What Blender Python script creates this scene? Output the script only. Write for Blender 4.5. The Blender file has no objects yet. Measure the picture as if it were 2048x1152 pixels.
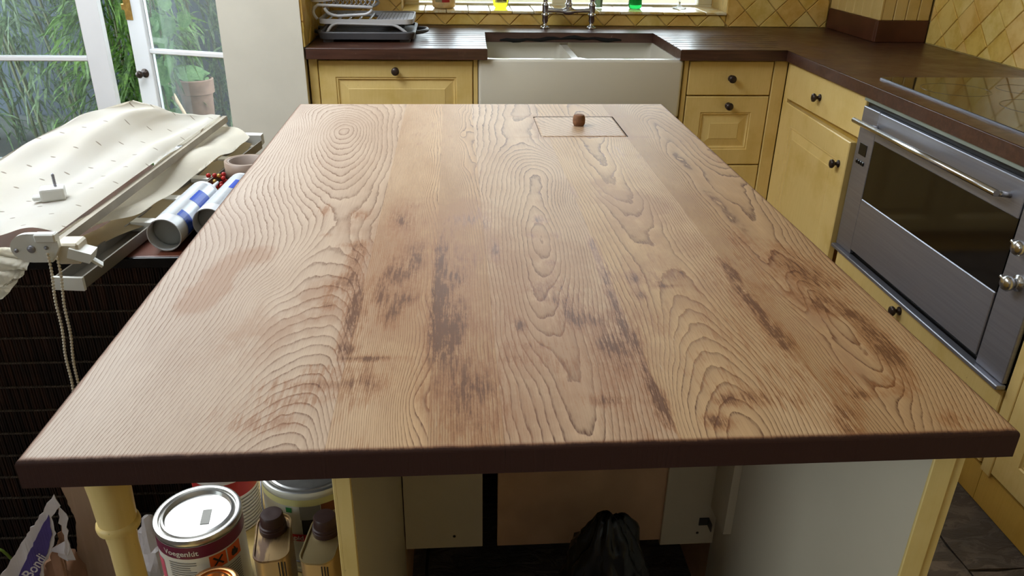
import bpy, bmesh, math, random
import numpy as np
from mathutils import Vector, Matrix

# ------------------------------------------------------------------ camera, sky, light
SC = bpy.context.scene
COL = SC.collection
cam_d = bpy.data.cameras.new('camera')
cam = bpy.data.objects.new('camera', cam_d)
COL.objects.link(cam)
SC.camera = cam
FPX, YAW, PITCH, ROLL = 1565.7, 0.0762712, 0.4465716, 0.0169379
cam_d.sensor_width = 36.0
cam_d.lens = FPX / 2048 * 36.0
cam_d.clip_start = 0.02
_f = Vector((math.sin(YAW) * math.cos(PITCH), math.cos(YAW) * math.cos(PITCH), -math.sin(PITCH)))
_r0 = Vector((math.cos(YAW), -math.sin(YAW), 0))
_u0 = _r0.cross(_f)
_r = _r0 * math.cos(ROLL) + _u0 * math.sin(ROLL)
_u = -_r0 * math.sin(ROLL) + _u0 * math.cos(ROLL)
cam.matrix_world = Matrix(((_r.x, _u.x, -_f.x, 0), (_r.y, _u.y, -_f.y, 0), (_r.z, _u.z, -_f.z, 1.37), (0, 0, 0, 1)))

SC.view_settings.view_transform = 'Standard'
SC.view_settings.look = 'None'
SC.view_settings.gamma = 1.0
SC.view_settings.use_curve_mapping = False
SC.view_settings.exposure = 0.5

W = bpy.data.worlds.new('overcast_sky')
SC.world = W
W.use_nodes = True
_bg = W.node_tree.nodes['Background']
_bg.inputs[0].default_value = (0.87, 0.945, 1.0, 1)
_bg.inputs[1].default_value = 7.5          # bright overcast sky
SC.cycles.use_adaptive_sampling = True
SC.cycles.adaptive_threshold = 0.04
SC.cycles.max_bounces = 8
SC.cycles.diffuse_bounces = 4
SC.cycles.glossy_bounces = 4
SC.cycles.transparent_max_bounces = 16
SC.cycles.transmission_bounces = 8
SC.cycles.caustics_reflective = False
SC.cycles.caustics_refractive = False
SC.cycles.sample_clamp_indirect = 6.0
SC.cycles.use_denoising = True


def portal(name, loc, direction, sx, sy):
    """a light portal in a window opening: guides sky light, adds none"""
    d = bpy.data.lights.new(name, 'AREA')
    d.shape = 'RECTANGLE'
    d.size, d.size_y = sx, sy
    d.cycles.is_portal = True
    o = bpy.data.objects.new(name, d)
    COL.objects.link(o)
    o.location = loc
    o.rotation_euler = Vector(direction).to_track_quat('-Z', 'Y').to_euler()
    return o


# ------------------------------------------------------------------ helpers
def lin(c):
    c = c / 255.0
    return c / 12.92 if c <= 0.04045 else ((c + 0.055) / 1.055) ** 2.4


def C(r, g, b):
    return (lin(r), lin(g), lin(b), 1.0)


class NT:
    """tiny node-building helper"""

    def __init__(self, name):
        self.m = bpy.data.materials.new(name)
        self.m.use_nodes = True
        self.t = self.m.node_tree
        self.b = self.t.nodes['Principled BSDF']
        self.out = self.t.nodes['Material Output']

    def n(self, typ, **kw):
        nd = self.t.nodes.new(typ)
        for k, v in kw.items():
            setattr(nd, k, v)
        return nd

    def set(self, sock, v):
        if hasattr(v, 'is_linked') or isinstance(v, bpy.types.NodeSocket):
            self.t.links.new(v, sock)
        else:
            sock.default_value = v

    def math(self, op, a, b=0.0, c=0.0, clamp=False):
        nd = self.n('ShaderNodeMath', operation=op)
        nd.use_clamp = clamp
        self.set(nd.inputs[0], a)
        self.set(nd.inputs[1], b)
        self.set(nd.inputs[2], c)
        return nd.outputs[0]

    def mix(self, f, a, b, blend='MIX'):
        nd = self.n('ShaderNodeMix', data_type='RGBA', blend_type=blend)
        self.set(nd.inputs[0], f)
        self.set(nd.inputs[6], a)
        self.set(nd.inputs[7], b)
        return nd.outputs[2]

    def rng(self, v, a, b, c=0.0, d=1.0, smooth=True):
        nd = self.n('ShaderNodeMapRange', interpolation_type='SMOOTHSTEP' if smooth else 'LINEAR')
        self.set(nd.inputs[0], v)
        for i, x in enumerate((a, b, c, d)):
            nd.inputs[1 + i].default_value = x
        return nd.outputs[0]

    def obj(self, sx=1, sy=1, sz=1, rot=0.0):
        tc = self.n('ShaderNodeTexCoord')
        mp = self.n('ShaderNodeMapping')
        mp.inputs['Scale'].default_value = (sx, sy, sz)
        mp.inputs['Rotation'].default_value = (0, 0, rot)
        self.t.links.new(tc.outputs['Object'], mp.inputs[0])
        return mp.outputs[0]

    def noise(self, vec, scale=5.0, detail=3.0, rough=0.5, dist=0.0):
        nd = self.n('ShaderNodeTexNoise')
        if vec is not None:
            self.t.links.new(vec, nd.inputs['Vector'])
        nd.inputs['Scale'].default_value = scale
        nd.inputs['Detail'].default_value = detail
        nd.inputs['Roughness'].default_value = rough
        nd.inputs['Distortion'].default_value = dist
        return nd.outputs[0]

    def attr(self, name):
        nd = self.n('ShaderNodeAttribute')
        nd.attribute_name = name
        return nd.outputs['Fac']

    def bump(self, h, strength=0.2, dist=0.002):
        nd = self.n('ShaderNodeBump')
        nd.inputs['Strength'].default_value = strength
        nd.inputs['Distance'].default_value = dist
        self.set(nd.inputs['Height'], h)
        self.t.links.new(nd.outputs[0], self.b.inputs['Normal'])

    def base(self, col, rough=0.5, metal=0.0, spec=0.5):
        self.set(self.b.inputs['Base Color'], col)
        self.set(self.b.inputs['Roughness'], rough)
        self.set(self.b.inputs['Metallic'], metal)
        self.set(self.b.inputs['Specular IOR Level'], spec)
        return self.m


def plain(name, col, rough=0.5, metal=0.0, spec=0.4, var=0.08, scale=6.0, bump=0.0, bscale=60.0, stretch=(1, 1, 1)):
    """one colour with soft procedural variation"""
    t = NT(name)
    v = t.obj(*stretch)
    nz = t.noise(v, scale, 4)
    dark = tuple(x * (1 - var) for x in col[:3]) + (1,)
    lite = tuple(min(1, x * (1 + var)) for x in col[:3]) + (1,)
    c = t.mix(t.rng(nz, 0.3, 0.7), dark, lite)
    if bump:
        t.bump(t.noise(v, bscale, 3), bump, 0.003)
    return t.base(c, rough, metal, spec)


def painted(name, col, dirt, rough=0.42):
    """old brushed cabinet paint with grubby patches"""
    t = NT(name)
    v = t.obj()
    n1 = t.noise(v, 5.0, 5, 0.6)
    n2 = t.noise(t.obj(60, 60, 4), 3.0, 3)
    c = t.mix(t.rng(n1, 0.45, 0.75), col, dirt)
    c = t.mix(t.rng(n2, 0.35, 0.75, 0, 0.22), c, dirt)
    c = t.mix(t.rng(t.noise(v, 120.0, 2), 0.72, 0.78, 0, 0.35), c, C(120, 90, 40))
    t.bump(n2, 0.08, 0.001)
    return t.base(c, rough, 0, 0.4)


def wloc(o):
    v = Vector((0, 0, 0))
    while o is not None:
        v += Vector(o.location)
        o = o.parent
    return v


def tag(o, label=None, cat=None, group=None, kind=None):
    if label: o['label'] = label
    if cat: o['category'] = cat
    if group: o['group'] = group
    if kind: o['kind'] = kind
    return o


def thing(name, label, cat, loc=(0, 0, 0), rotz=0.0, group=None):
    o = bpy.data.objects.new(name, None)
    o.empty_display_size = 0.05
    COL.objects.link(o)
    o.location = loc
    o.rotation_euler = (0, 0, rotz)
    return tag(o, label, cat, group)


def obj(name, bm, m, parent=None, local=True, smooth=False, label=None, recenter=True, kind=None):
    """link a bmesh as one mesh object.  local: coordinates are already in the parent's frame"""
    me = bpy.data.meshes.new(name)
    if isinstance(bm, bmesh.types.BMesh):
        bmesh.ops.recalc_face_normals(bm, faces=bm.faces)
        bm.to_mesh(me)
        bm.free()
    else:
        me = bm
    o = bpy.data.objects.new(name, me)
    COL.objects.link(o)
    for x in (m if isinstance(m, (list, tuple)) else [m]):
        me.materials.append(x)
    if smooth:
        for p in me.polygons:
            p.use_smooth = True
        if smooth != 'all':
            try:
                me.set_sharp_from_angle(angle=math.radians(40))
            except Exception:
                pass
    if parent is not None:
        o.parent = parent
        if not local:
            off = wloc(parent)
            me.transform(Matrix.Translation(-off))
    elif recenter and len(me.vertices):
        co = np.empty(len(me.vertices) * 3)
        me.vertices.foreach_get('co', co)
        co = co.reshape(-1, 3)
        c = Vector(((co[:, 0].min() + co[:, 0].max()) / 2, (co[:, 1].min() + co[:, 1].max()) / 2, co[:, 2].min()))
        me.transform(Matrix.Translation(-c))
        o.location = c
    if label: o['label'] = label
    if kind: o['kind'] = kind
    return o


def dup(src, parent=None, loc=None, rot=None):
    o = src.copy()
    COL.objects.link(o)
    o.parent = parent
    if loc is not None: o.location = loc
    if rot is not None: o.rotation_euler = rot
    return o


def BM():
    return bmesh.new()


def box(bm, x0, x1, y0, y1, z0, z1, bev=0.0, seg=1, mi=0):
    vs = [bm.verts.new(p) for p in ((x0, y0, z0), (x1, y0, z0), (x1, y1, z0), (x0, y1, z0), (x0, y0, z1), (x1, y0, z1), (x1, y1, z1), (x0, y1, z1))]
    fs = [bm.faces.new([vs[i] for i in q]) for q in ((3, 2, 1, 0), (4, 5, 6, 7), (0, 1, 5, 4), (1, 2, 6, 5), (2, 3, 7, 6), (3, 0, 4, 7))]
    for f in fs: f.material_index = mi
    if bev:
        es = list({e for f in fs for e in f.edges})
        r = bmesh.ops.bevel(bm, geom=es, offset=bev, segments=seg, profile=0.5, affect='EDGES')
        for f in r['faces']: f.material_index = mi
    return vs


def bxm(*a, **k):
    bm = BM()
    box(bm, *a, **k)
    return bm


def lathe(bm, prof, n=24, M=None, close=False, mi=0, smooth=True):
    """revolve (r, z) profile about z"""
    rings = []
    for r, z in prof:
        if r < 1e-6:
            p = Vector((0, 0, z))
            rings.append([bm.verts.new(M @ p if M else p)])
        else:
            ring = []
            for k in range(n):
                a = 2 * math.pi * k / n
                p = Vector((r * math.cos(a), r * math.sin(a), z))
                ring.append(bm.verts.new(M @ p if M else p))
            rings.append(ring)
    for A, B in zip(rings, rings[1:]):
        for k in range(n):
            k2 = (k + 1) % n
            if len(A) == 1 and len(B) == 1: continue
            if len(A) == 1: f = bm.faces.new((A[0], B[k], B[k2]))
            elif len(B) == 1: f = bm.faces.new((A[k], A[k2], B[0]))
            else: f = bm.faces.new((A[k], A[k2], B[k2], B[k]))
            f.material_index = mi
            f.smooth = smooth
    return rings


def lat(prof, n=24, M=None, mi=0):
    bm = BM()
    lathe(bm, prof, n, M, mi=mi)
    return bm


def tube(bm, pts, r, n=8, closed=False, mi=0, cap=True):
    """round tube along a polyline; r scalar or list"""
    pts = [Vector(p) for p in pts]
    N = len(pts)
    rr = r if isinstance(r, (list, tuple)) else [r] * N
    up = None
    rings = []
    for i in range(N):
        a = pts[i - 1] if (i > 0 or closed) else pts[i]
        b = pts[(i + 1) % N] if (i < N - 1 or closed) else pts[i]
        t = (b - a).normalized()
        if up is None:
            up = Vector((0, 0, 1)) if abs(t.z) < 0.9 else Vector((1, 0, 0))
        s = t.cross(up)
        if s.length < 1e-5: s = t.cross(Vector((0.3, 1, 0.2)))
        s.normalize()
        up = s.cross(t).normalized()
        rings.append([bm.verts.new(pts[i] + (s * math.cos(2 * math.pi * k / n) + up * math.sin(2 * math.pi * k / n)) * rr[i]) for k in range(n)])
    pairs = list(zip(rings, rings[1:])) + ([(rings[-1], rings[0])] if closed else [])
    for A, B in pairs:
        for k in range(n):
            f = bm.faces.new((A[k], A[(k + 1) % n], B[(k + 1) % n], B[k]))
            f.smooth = True
            f.material_index = mi
    if cap and not closed:
        bm.faces.new(rings[0][::-1]).material_index = mi
        bm.faces.new(rings[-1]).material_index = mi


def tub(pts, r, n=8, closed=False):
    bm = BM()
    tube(bm, pts, r, n, closed)
    return bm


def arc(p0, p1, p2, k=8):
    """quadratic bezier points"""
    p0, p1, p2 = Vector(p0), Vector(p1), Vector(p2)
    return [p0 * (1 - t) ** 2 + p1 * 2 * t * (1 - t) + p2 * t * t for t in [i / k for i in range(k + 1)]]


def rrect(w, d, r, k=5, cx=0.0, cy=0.0):
    """rounded rectangle outline, counter-clockwise"""
    out = []
    for sx, sy, a0 in ((1, 1, 0), (-1, 1, 90), (-1, -1, 180), (1, -1, 270)):
        for i in range(k + 1):
            a = math.radians(a0 + 90 * i / k)
            out.append((cx + sx * (w / 2 - r) + r * math.cos(a), cy + sy * (d / 2 - r) + r * math.sin(a)))
    return out


def loft(bm, loops, cap0=True, cap1=True, mi=0, smooth=False):
    """loops: list of equal-length 3-D point lists"""
    R = [[bm.verts.new(p) for p in L] for L in loops]
    n = len(R[0])
    for A, B in zip(R, R[1:]):
        for k in range(n):
            f = bm.faces.new((A[k], A[(k + 1) % n], B[(k + 1) % n], B[k]))
            f.material_index = mi
            f.smooth = smooth
    if cap0: bm.faces.new(R[0][::-1]).material_index = mi
    if cap1: bm.faces.new(R[-1]).material_index = mi
    return R


def prism(bm, outline, z0, z1, mi=0):
    loft(bm, [[(x, y, z0) for x, y in outline], [(x, y, z1) for x, y in outline]], mi=mi)


def boolean(me_a, me_b):
    """A minus B -> new mesh"""
    oa = bpy.data.objects.new('tmp_a', me_a)
    ob = bpy.data.objects.new('tmp_b', me_b)
    COL.objects.link(oa)
    COL.objects.link(ob)
    md = oa.modifiers.new('b', 'BOOLEAN')
    md.operation = 'DIFFERENCE'
    md.solver = 'EXACT'
    md.object = ob
    bpy.context.view_layer.update()
    res = bpy.data.meshes.new_from_object(oa.evaluated_get(bpy.context.evaluated_depsgraph_get()))
    bpy.data.objects.remove(oa)
    bpy.data.objects.remove(ob)
    return res


def to_mesh(bm, name='m'):
    bmesh.ops.recalc_face_normals(bm, faces=bm.faces)
    me = bpy.data.meshes.new(name)
    bm.to_mesh(me)
    bm.free()
    return me


def text_bm(s, size, bold=0.0, align='LEFT', squash=1.0):
    """lettering as a flat mesh in the xy plane"""
    cu = bpy.data.curves.new('lettering', 'FONT')
    cu.body = s
    cu.size = size
    cu.offset = bold
    cu.align_x = align
    cu.resolution_u = 3
    o = bpy.data.objects.new('lettering', cu)
    COL.objects.link(o)
    bpy.context.view_layer.update()
    me = bpy.data.meshes.new_from_object(o.evaluated_get(bpy.context.evaluated_depsgraph_get()))
    bpy.data.objects.remove(o)
    bm = BM()
    bm.from_mesh(me)
    bpy.data.meshes.remove(me)
    for v in bm.verts: v.co.x *= squash
    return bm


def wrap_cyl(bm, R, a0, z0, cx=0, cy=0):
    """wrap a flat xy mesh round a vertical cylinder; x runs along the arc from angle a0 (viewed from outside, left to right)"""
    bmesh.ops.subdivide_edges(bm, edges=[e for e in bm.edges if e.calc_length() > R * 0.25], cuts=3)
    for v in bm.verts:
        a = a0 + v.co.x / R
        z = z0 + v.co.y
        v.co = Vector((cx + R * math.cos(a), cy + R * math.sin(a), z))
    return bm


def quad_cyl(R, a0, a1, z0, z1, n=6):
    bm = BM()
    lo = [bm.verts.new((R * math.cos(a0 + (a1 - a0) * i / n), R * math.sin(a0 + (a1 - a0) * i / n), z0)) for i in range(n + 1)]
    hi = [bm.verts.new((R * math.cos(a0 + (a1 - a0) * i / n), R * math.sin(a0 + (a1 - a0) * i / n), z1)) for i in range(n + 1)]
    for i in range(n): bm.faces.new((lo[i], lo[i + 1], hi[i + 1], hi[i]))
    return bm


def clip_poly(poly, x0, x1, z0, z1):
    """Sutherland-Hodgman clip of a 2-D polygon to a rectangle"""
    def cut(P, inside, inter):
        out = []
        for i in range(len(P)):
            a, b = P[i - 1], P[i]
            ia, ib = inside(a), inside(b)
            if ib:
                if not ia: out.append(inter(a, b))
                out.append(b)
            elif ia: out.append(inter(a, b))
        return out

    def ix(c): return lambda a, b: (c, a[1] + (b[1] - a[1]) * (c - a[0]) / (b[0] - a[0]))
    def iz(c): return lambda a, b: (a[0] + (b[0] - a[0]) * (c - a[1]) / (b[1] - a[1]), c)
    for inside, inter in ((lambda p: p[0] >= x0, ix(x0)), (lambda p: p[0] <= x1, ix(x1)), (lambda p: p[1] >= z0, iz(z0)), (lambda p: p[1] <= z1, iz(z1))):
        if len(poly) < 3: return []
        poly = cut(poly, inside, inter)
    return poly


def poly_area(P):
    return 0.5 * abs(sum(P[i - 1][0] * P[i][1] - P[i][0] * P[i - 1][1] for i in range(len(P))))

# ------------------------------------------------------------------ materials
M = {}
M['cream'] = plain('cream_plaster', C(216, 210, 196), 0.85, var=0.03, bump=0.06, bscale=300)
M['ceil'] = plain('ceiling_white', C(236, 234, 228), 0.9, var=0.02)
M['roomwall'] = plain('room_wall_umber', C(160, 136, 110), 0.9, var=0.06)
M['grout'] = plain('tile_grout', C(206, 178, 112), 0.9, var=0.12, scale=30)
M['tiles'] = []
for i, (c, d) in enumerate(((C(242, 210, 122), C(224, 184, 88)), (C(246, 218, 138), C(228, 194, 100)), (C(238, 202, 106), C(216, 174, 78)), (C(242, 204, 122), C(224, 178, 88)))):
    t = NT('yellow_glazed_tile_%d' % i)
    nz = t.noise(t.obj(), 14, 4, 0.6)
    t.bump(t.noise(t.obj(), 22, 2), 0.12, 0.004)
    M['tiles'].append(t.base(t.mix(t.rng(nz, 0.35, 0.7), c, d), 0.24, 0, 0.5))
t = NT('worn_sill_tile')
nz = t.noise(t.obj(), 24, 5, 0.65)
M['silltile'] = t.base(t.mix(t.rng(nz, 0.42, 0.6), C(226, 192, 112), C(242, 230, 196)), 0.3, 0, 0.5)
M['yellow'] = painted('mustard_cabinet_paint', C(227, 198, 130), C(210, 178, 100))
M['yellow2'] = painted('deep_mustard_paint', C(220, 180, 88), C(194, 150, 62))
M['white'] = plain('white_gloss_paint', C(236, 237, 240), 0.35, var=0.02)
M['winpaint'] = plain('window_cream_paint', C(240, 234, 208), 0.4, var=0.03)
M['brass'] = plain('aged_brass', C(190, 150, 80), 0.35, 0.8, var=0.25, scale=40)
M['knob'] = plain('dark_bronze_knob', C(58, 46, 40), 0.32, 0.35, var=0.25, scale=60)
M['black'] = plain('black_plastic', C(18, 17, 17), 0.35, var=0.1)
M['void'] = plain('dark_gap', C(14, 12, 11), 0.9, var=0.1)
M['chrome'] = plain('polished_chrome', C(214, 216, 222), 0.12, 1.0, var=0.03)
M['ceramic'] = plain('white_fireclay', C(214, 208, 194), 0.18, var=0.02, scale=3)
M['glass'] = None
g = NT('window_glass')
tr = g.n('ShaderNodeBsdfTransparent')
tr.inputs[0].default_value = (0.93, 0.96, 0.96, 1)
gl = g.n('ShaderNodeBsdfGlossy')
gl.inputs['Roughness'].default_value = 0.02
df = g.n('ShaderNodeBsdfTranslucent')
df.inputs[0].default_value = (0.75, 0.82, 0.86, 1)
fr = g.n('ShaderNodeFresnel')
fr.inputs[0].default_value = 1.5
mx0 = g.n('ShaderNodeMixShader')
mx0.inputs[0].default_value = 0.045
g.t.links.new(tr.outputs[0], mx0.inputs[1])
g.t.links.new(df.outputs[0], mx0.inputs[2])
mx = g.n('ShaderNodeMixShader')
g.t.links.new(fr.outputs[0], mx.inputs[0])
g.t.links.new(mx0.outputs[0], mx.inputs[1])
g.t.links.new(gl.outputs[0], mx.inputs[2])
g.t.links.new(mx.outputs[0], g.out.inputs[0])
M['glass'] = g.m
# riven dark slate
t = NT('riven_slate')
v = t.obj()
n1 = t.noise(v, 4.0, 6, 0.6, 0.6)
n2 = t.noise(t.obj(1, 2.2, 1), 16.0, 5, 0.65, 0.8)
c = t.mix(t.rng(n1, 0.3, 0.7), C(92, 84, 80), C(128, 114, 104))
c = t.mix(t.rng(n2, 0.45, 0.52, 0, 0.6), c, C(66, 58, 54))
t.bump(n2, 0.8, 0.006)
M['slate'] = t.base(c, 0.6, 0, 0.35)
M['joint'] = plain('slate_joint', C(52, 46, 42), 0.95)

# ------------------------------------------------------------------ the room
XL, XR, YF, YB, ZC = -2.6, 2.0, -3.88, 3.80, 2.45


def struct(name, bm, m, parent=None, **k):
    o = obj(name, bm, m, parent, **k)
    if parent is None: o['kind'] = 'structure'
    return o


floor = struct('floor', bxm(XL - .2, XR + .2, YF - .2, 4.1, -0.12, -0.008), M['joint'])
rnd = random.Random(3)
ts = 0.42
for i in range(11):
    for j in range(18):
        x0, y0 = XL + i * ts, YF + j * ts * 1.0 + (0.13 if i % 2 else 0)
        x1, y1 = min(x0 + ts, XR), min(y0 + ts, YB)
        if x1 - x0 < 0.05 or y1 - y0 < 0.05: continue
        # wavy-edged slab
        pts = []
        def edge(a, b, n=6):
            for k in range(n):
                tt = k / n
                px, py = a[0] + (b[0] - a[0]) * tt, a[1] + (b[1] - a[1]) * tt
                q = 0.0 if k == 0 else 0.004 * math.sin(k * 2.1 + i * 3 + j)
                pts.append((px + q, py + q))
        g0 = 0.004
        ca = ((x0 + g0, y0 + g0), (x1 - g0, y0 + g0), (x1 - g0, y1 - g0), (x0 + g0, y1 - g0))
        for a, b in zip(ca, ca[1:] + ca[:1]): edge(a, b)
        bm = BM()
        prism(bm, pts, -0.010, rnd.uniform(-0.003, 0.0))
        obj('slate_tile', bm, M['slate'], floor, local=False)

# window over the sink and door opening in the back wall
WX0, WX1, WZ0, WZ1 = -0.235, 1.278, 0.955, 2.35
DX0, DX1, DZ1 = -2.50, -0.86, 2.10
bm = BM()
box(bm, DX1, WX0, YB, 4.10, 0, ZC)
box(bm, WX1, XR + .2, YB, 4.10, 0, ZC)
box(bm, WX0, WX1, YB, 4.10, 0, WZ0)
box(bm, WX0, WX1, YB, 4.10, WZ1, ZC)
box(bm, XL - .2, DX0, YB, 4.10, 0, ZC)
box(bm, DX0, DX1, YB, 4.10, DZ1, ZC)
wall_back = struct('wall_back', bm, M['grout'])
wall_return = struct('wall_return', bxm(-0.867, -0.568, 3.098, YB, 0, ZC), M['cream'])
wall_right = struct('wall_right', bxm(XR, XR + .2, YF - .2, YB, 0, ZC), M['grout'])
wall_front = struct('wall_front', bxm(XL - .2, XR + .2, YF - .2, YF, 0, ZC), M['roomwall'])
LW = (-3.3, -0.2, 0.85, 2.2)      # unseen side window, added and sized to light the front
bm = BM()
box(bm, XL - .2, XL, YF, LW[0], 0, ZC)
box(bm, XL - .2, XL, LW[1], YB, 0, ZC)
box(bm, XL - .2, XL, LW[0], LW[1], 0, LW[2])
box(bm, XL - .2, XL, LW[0], LW[1], LW[3], ZC)
wall_left = struct('wall_left', bm, M['roomwall'])
RL = (-2.2, -0.75, 1.0, 3.1)      # roof light over the garden end of the room
bm = BM()
box(bm, XL - .2, RL[0], YF - .2, 4.1, ZC, ZC + .15)
box(bm, RL[1], XR + .2, YF - .2, 4.1, ZC, ZC + .15)
box(bm, RL[0], RL[1], YF - .2, RL[2], ZC, ZC + .15)
box(bm, RL[0], RL[1], RL[3], 4.1, ZC, ZC + .15)
ceiling = struct('ceiling', bm, M['ceil'])

portal('window_portal', ((WX0 + WX1) / 2, 4.09, (WZ0 + WZ1) / 2), (0, -1, 0), WX1 - WX0, WZ1 - WZ0)
portal('door_portal', ((DX0 + DX1) / 2, 4.09, DZ1 / 2), (0, -1, 0), DX1 - DX0, DZ1)
portal('fill_window_portal', (XL - .19, (LW[0] + LW[1]) / 2, (LW[2] + LW[3]) / 2), (1, 0, 0), LW[1] - LW[0], LW[3] - LW[2])
portal('rooflight_portal', ((RL[0] + RL[1]) / 2, (RL[2] + RL[3]) / 2, ZC + .14), (0, 0, -1), RL[1] - RL[0], RL[3] - RL[2])


# ------------------------------------------------------------------ diagonal wall tiles, each its own piece
def tile_field(parent, u0, u1, z0, z1, ou, oz, place, seed, diag=0.148, gap=0.0035, th=0.007):
    rn = random.Random(seed)
    h = diag / 2
    k0, k1 = int((u0 - ou) / h) - 2, int((u1 - ou) / h) + 2
    m0, m1 = int((z0 - oz) / h) - 2, int((z1 - oz) / h) + 2
    for k in range(k0, k1 + 1):
        for m in range(m0, m1 + 1):
            if (k + m) % 2: continue
            cu, cz = ou + k * h, oz + m * h
            hh = h - gap * 0.7
            P = clip_poly([(cu, cz - hh), (cu + hh, cz), (cu, cz + hh), (cu - hh, cz)], u0 + gap / 2, u1 - gap / 2, z0 + gap / 2, z1 - gap / 2)
            if len(P) < 3 or poly_area(P) < 0.00025: continue
            mu = sum(p[0] for p in P) / len(P)
            mz = sum(p[1] for p in P) / len(P)
            tx, tz = rn.uniform(-.012, .012), rn.uniform(-.012, .012)
            dd = th + rn.uniform(-.0012, .0012)
            bm = BM()
            s = 1 - 0.0018 / max(0.02, math.sqrt(poly_area(P)))
            L0 = [place(a, b, 0.0) for a, b in P]
            L1 = [place(a, b, dd - .002 + (a - mu) * tx + (b - mz) * tz) for a, b in P]
            L2 = [place(mu + (a - mu) * s * .985, mz + (b - mz) * s * .985, dd + (a - mu) * tx + (b - mz) * tz) for a, b in P]
            loft(bm, [L0, L1, L2], cap0=False)
            obj('wall_tile', bm, rn.choice(M['tiles']), parent, local=False)


pb = lambda u, z, d: (u, YB - d, z)
OU, OZ = -0.039, 0.974
tile_field(wall_back, WX0, WX1, 0.900, 0.953, OU, OZ, pb, 1)
tile_field(wall_back, -0.56, WX0, 0.900, 1.42, OU, OZ, pb, 2)
tile_field(wall_back, WX1, 1.768, 0.900, 1.42, OU, OZ, pb, 3)
tile_field(wall_right, 1.15, 3.315, 0.900, 1.42, 3.28, 0.945, lambda u, z, d: (XR - d, u, z), 4)
tile_field(wall_return, 3.105, 3.79, 0.900, 1.42, 3.2, OZ, lambda u, z, d: (-0.568 + d, u, z), 5)

# ------------------------------------------------------------------ window over the sink
win = thing('window_1', 'cream painted casement window above the sink', None, ((WX0 + WX1) / 2, 4.05, WZ0))
win['kind'] = 'structure'
bm = BM()
y0, y1 = 4.03, 4.085
box(bm, WX0, WX1, y0, y1, 0.950, 0.974, .002)
obj('bottom_rail', bm, M['winpaint'], win, local=False)
obj('top_rail', bxm(WX0, WX1, y0, y1, WZ1 - .07, WZ1, .004), M['winpaint'], win, local=False)
for x in (WX0, (WX0 + WX1) / 2 - .04, WX1 - .07):
    obj('window_stile', bxm(x, x + .07, y0 - .002, y1 + .002, 0.974, WZ1 - .07, .004), M['winpaint'], win, local=False)
for xa, xb in ((WX0 + .07, (WX0 + WX1) / 2 - .04), ((WX0 + WX1) / 2 + .03, WX1 - .07)):
    obj('window_pane', bxm(xa, xb, 4.055, 4.059, 0.974, WZ1 - .07), M['glass'], win, local=False)
nst = 15
for i in range(nst):
    w = (WX1 - WX0) / nst
    xa = WX0 + i * w
    bm = BM()
    box(bm, xa + .0015, xa + w - .0015, 3.782, 4.03, 0.953, 0.965 + rnd.uniform(-.0008, .0008), .003, 2)
    obj('sill_tile', bm, M['silltile'] if i % 4 else M['tiles'][1], win, local=False)

w2 = thing('fill_window', 'unseen side window added to light the front', None, (XL - .1, (LW[0] + LW[1]) / 2, LW[2]))
w2['kind'] = 'structure'
for ya, yb, za, zb in ((LW[0], LW[1], LW[2], LW[2] + .06), (LW[0], LW[1], LW[3] - .06, LW[3]), (LW[0], LW[0] + .06, LW[2] + .06, LW[3] - .06), (LW[1] - .06, LW[1], LW[2] + .06, LW[3] - .06)):
    obj('window_frame', bxm(XL - .14, XL - .08, ya, yb, za, zb, .004), M['white'], w2, local=False)
obj('window_pane', bxm(XL - .112, XL - .108, LW[0] + .06, LW[1] - .06, LW[2] + .06, LW[3] - .06), M['glass'], w2, local=False)

# ------------------------------------------------------------------ french doors to the garden
def door_leaf(o, w, sgn, zt=2.06):
    """leaf in local coordinates: x from 0 to sgn*w, y 0..0.045"""
    def X(a, b): return (min(sgn * a, sgn * b), max(sgn * a, sgn * b))
    st = 0.095
    for a, b in ((0, st), (w - st, w)):
        obj('stile', bxm(*X(a, b), 0, .045, 0.02, zt, .003), M['white'], o)
    obj('bottom_rail', bxm(*X(st, w - st), .002, .043, 0.02, 0.25, .003), M['white'], o)
    obj('top_rail', bxm(*X(st, w - st), .002, .043, zt - .095, zt, .003), M['white'], o)
    zs = [0.25, 0.727, 1.16, 1.59, zt - .095]
    for z in zs[1:-1]:
        obj('glazing_bar', bxm(*X(st, w - st), .004, .041, z - .011, z + .011, .004), M['white'], o)
    for za, zb in zip(zs, zs[1:]):
        a = za + (.011 if za > .3 else 0)
        b = zb - (.011 if zb < zt - .1 else 0)
        obj('glass_pane', bxm(*X(st, w - st), .020, .024, a, b), M['glass'], o)


d1 = thing('door_1', 'closed white glazed door leaf at the far left', None, (-1.609, 3.87, 0))
d1['kind'] = 'structure'
door_leaf(d1, 0.85, -1)
HX, HY = -0.867, 3.93
d2 = thing('door_2', 'white glazed door leaf swung open to the garden', None, (HX, HY, 0), math.atan2(.323, -.946))
d2['kind'] = 'structure'
door_leaf(d2, 0.752, 1)
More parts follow.
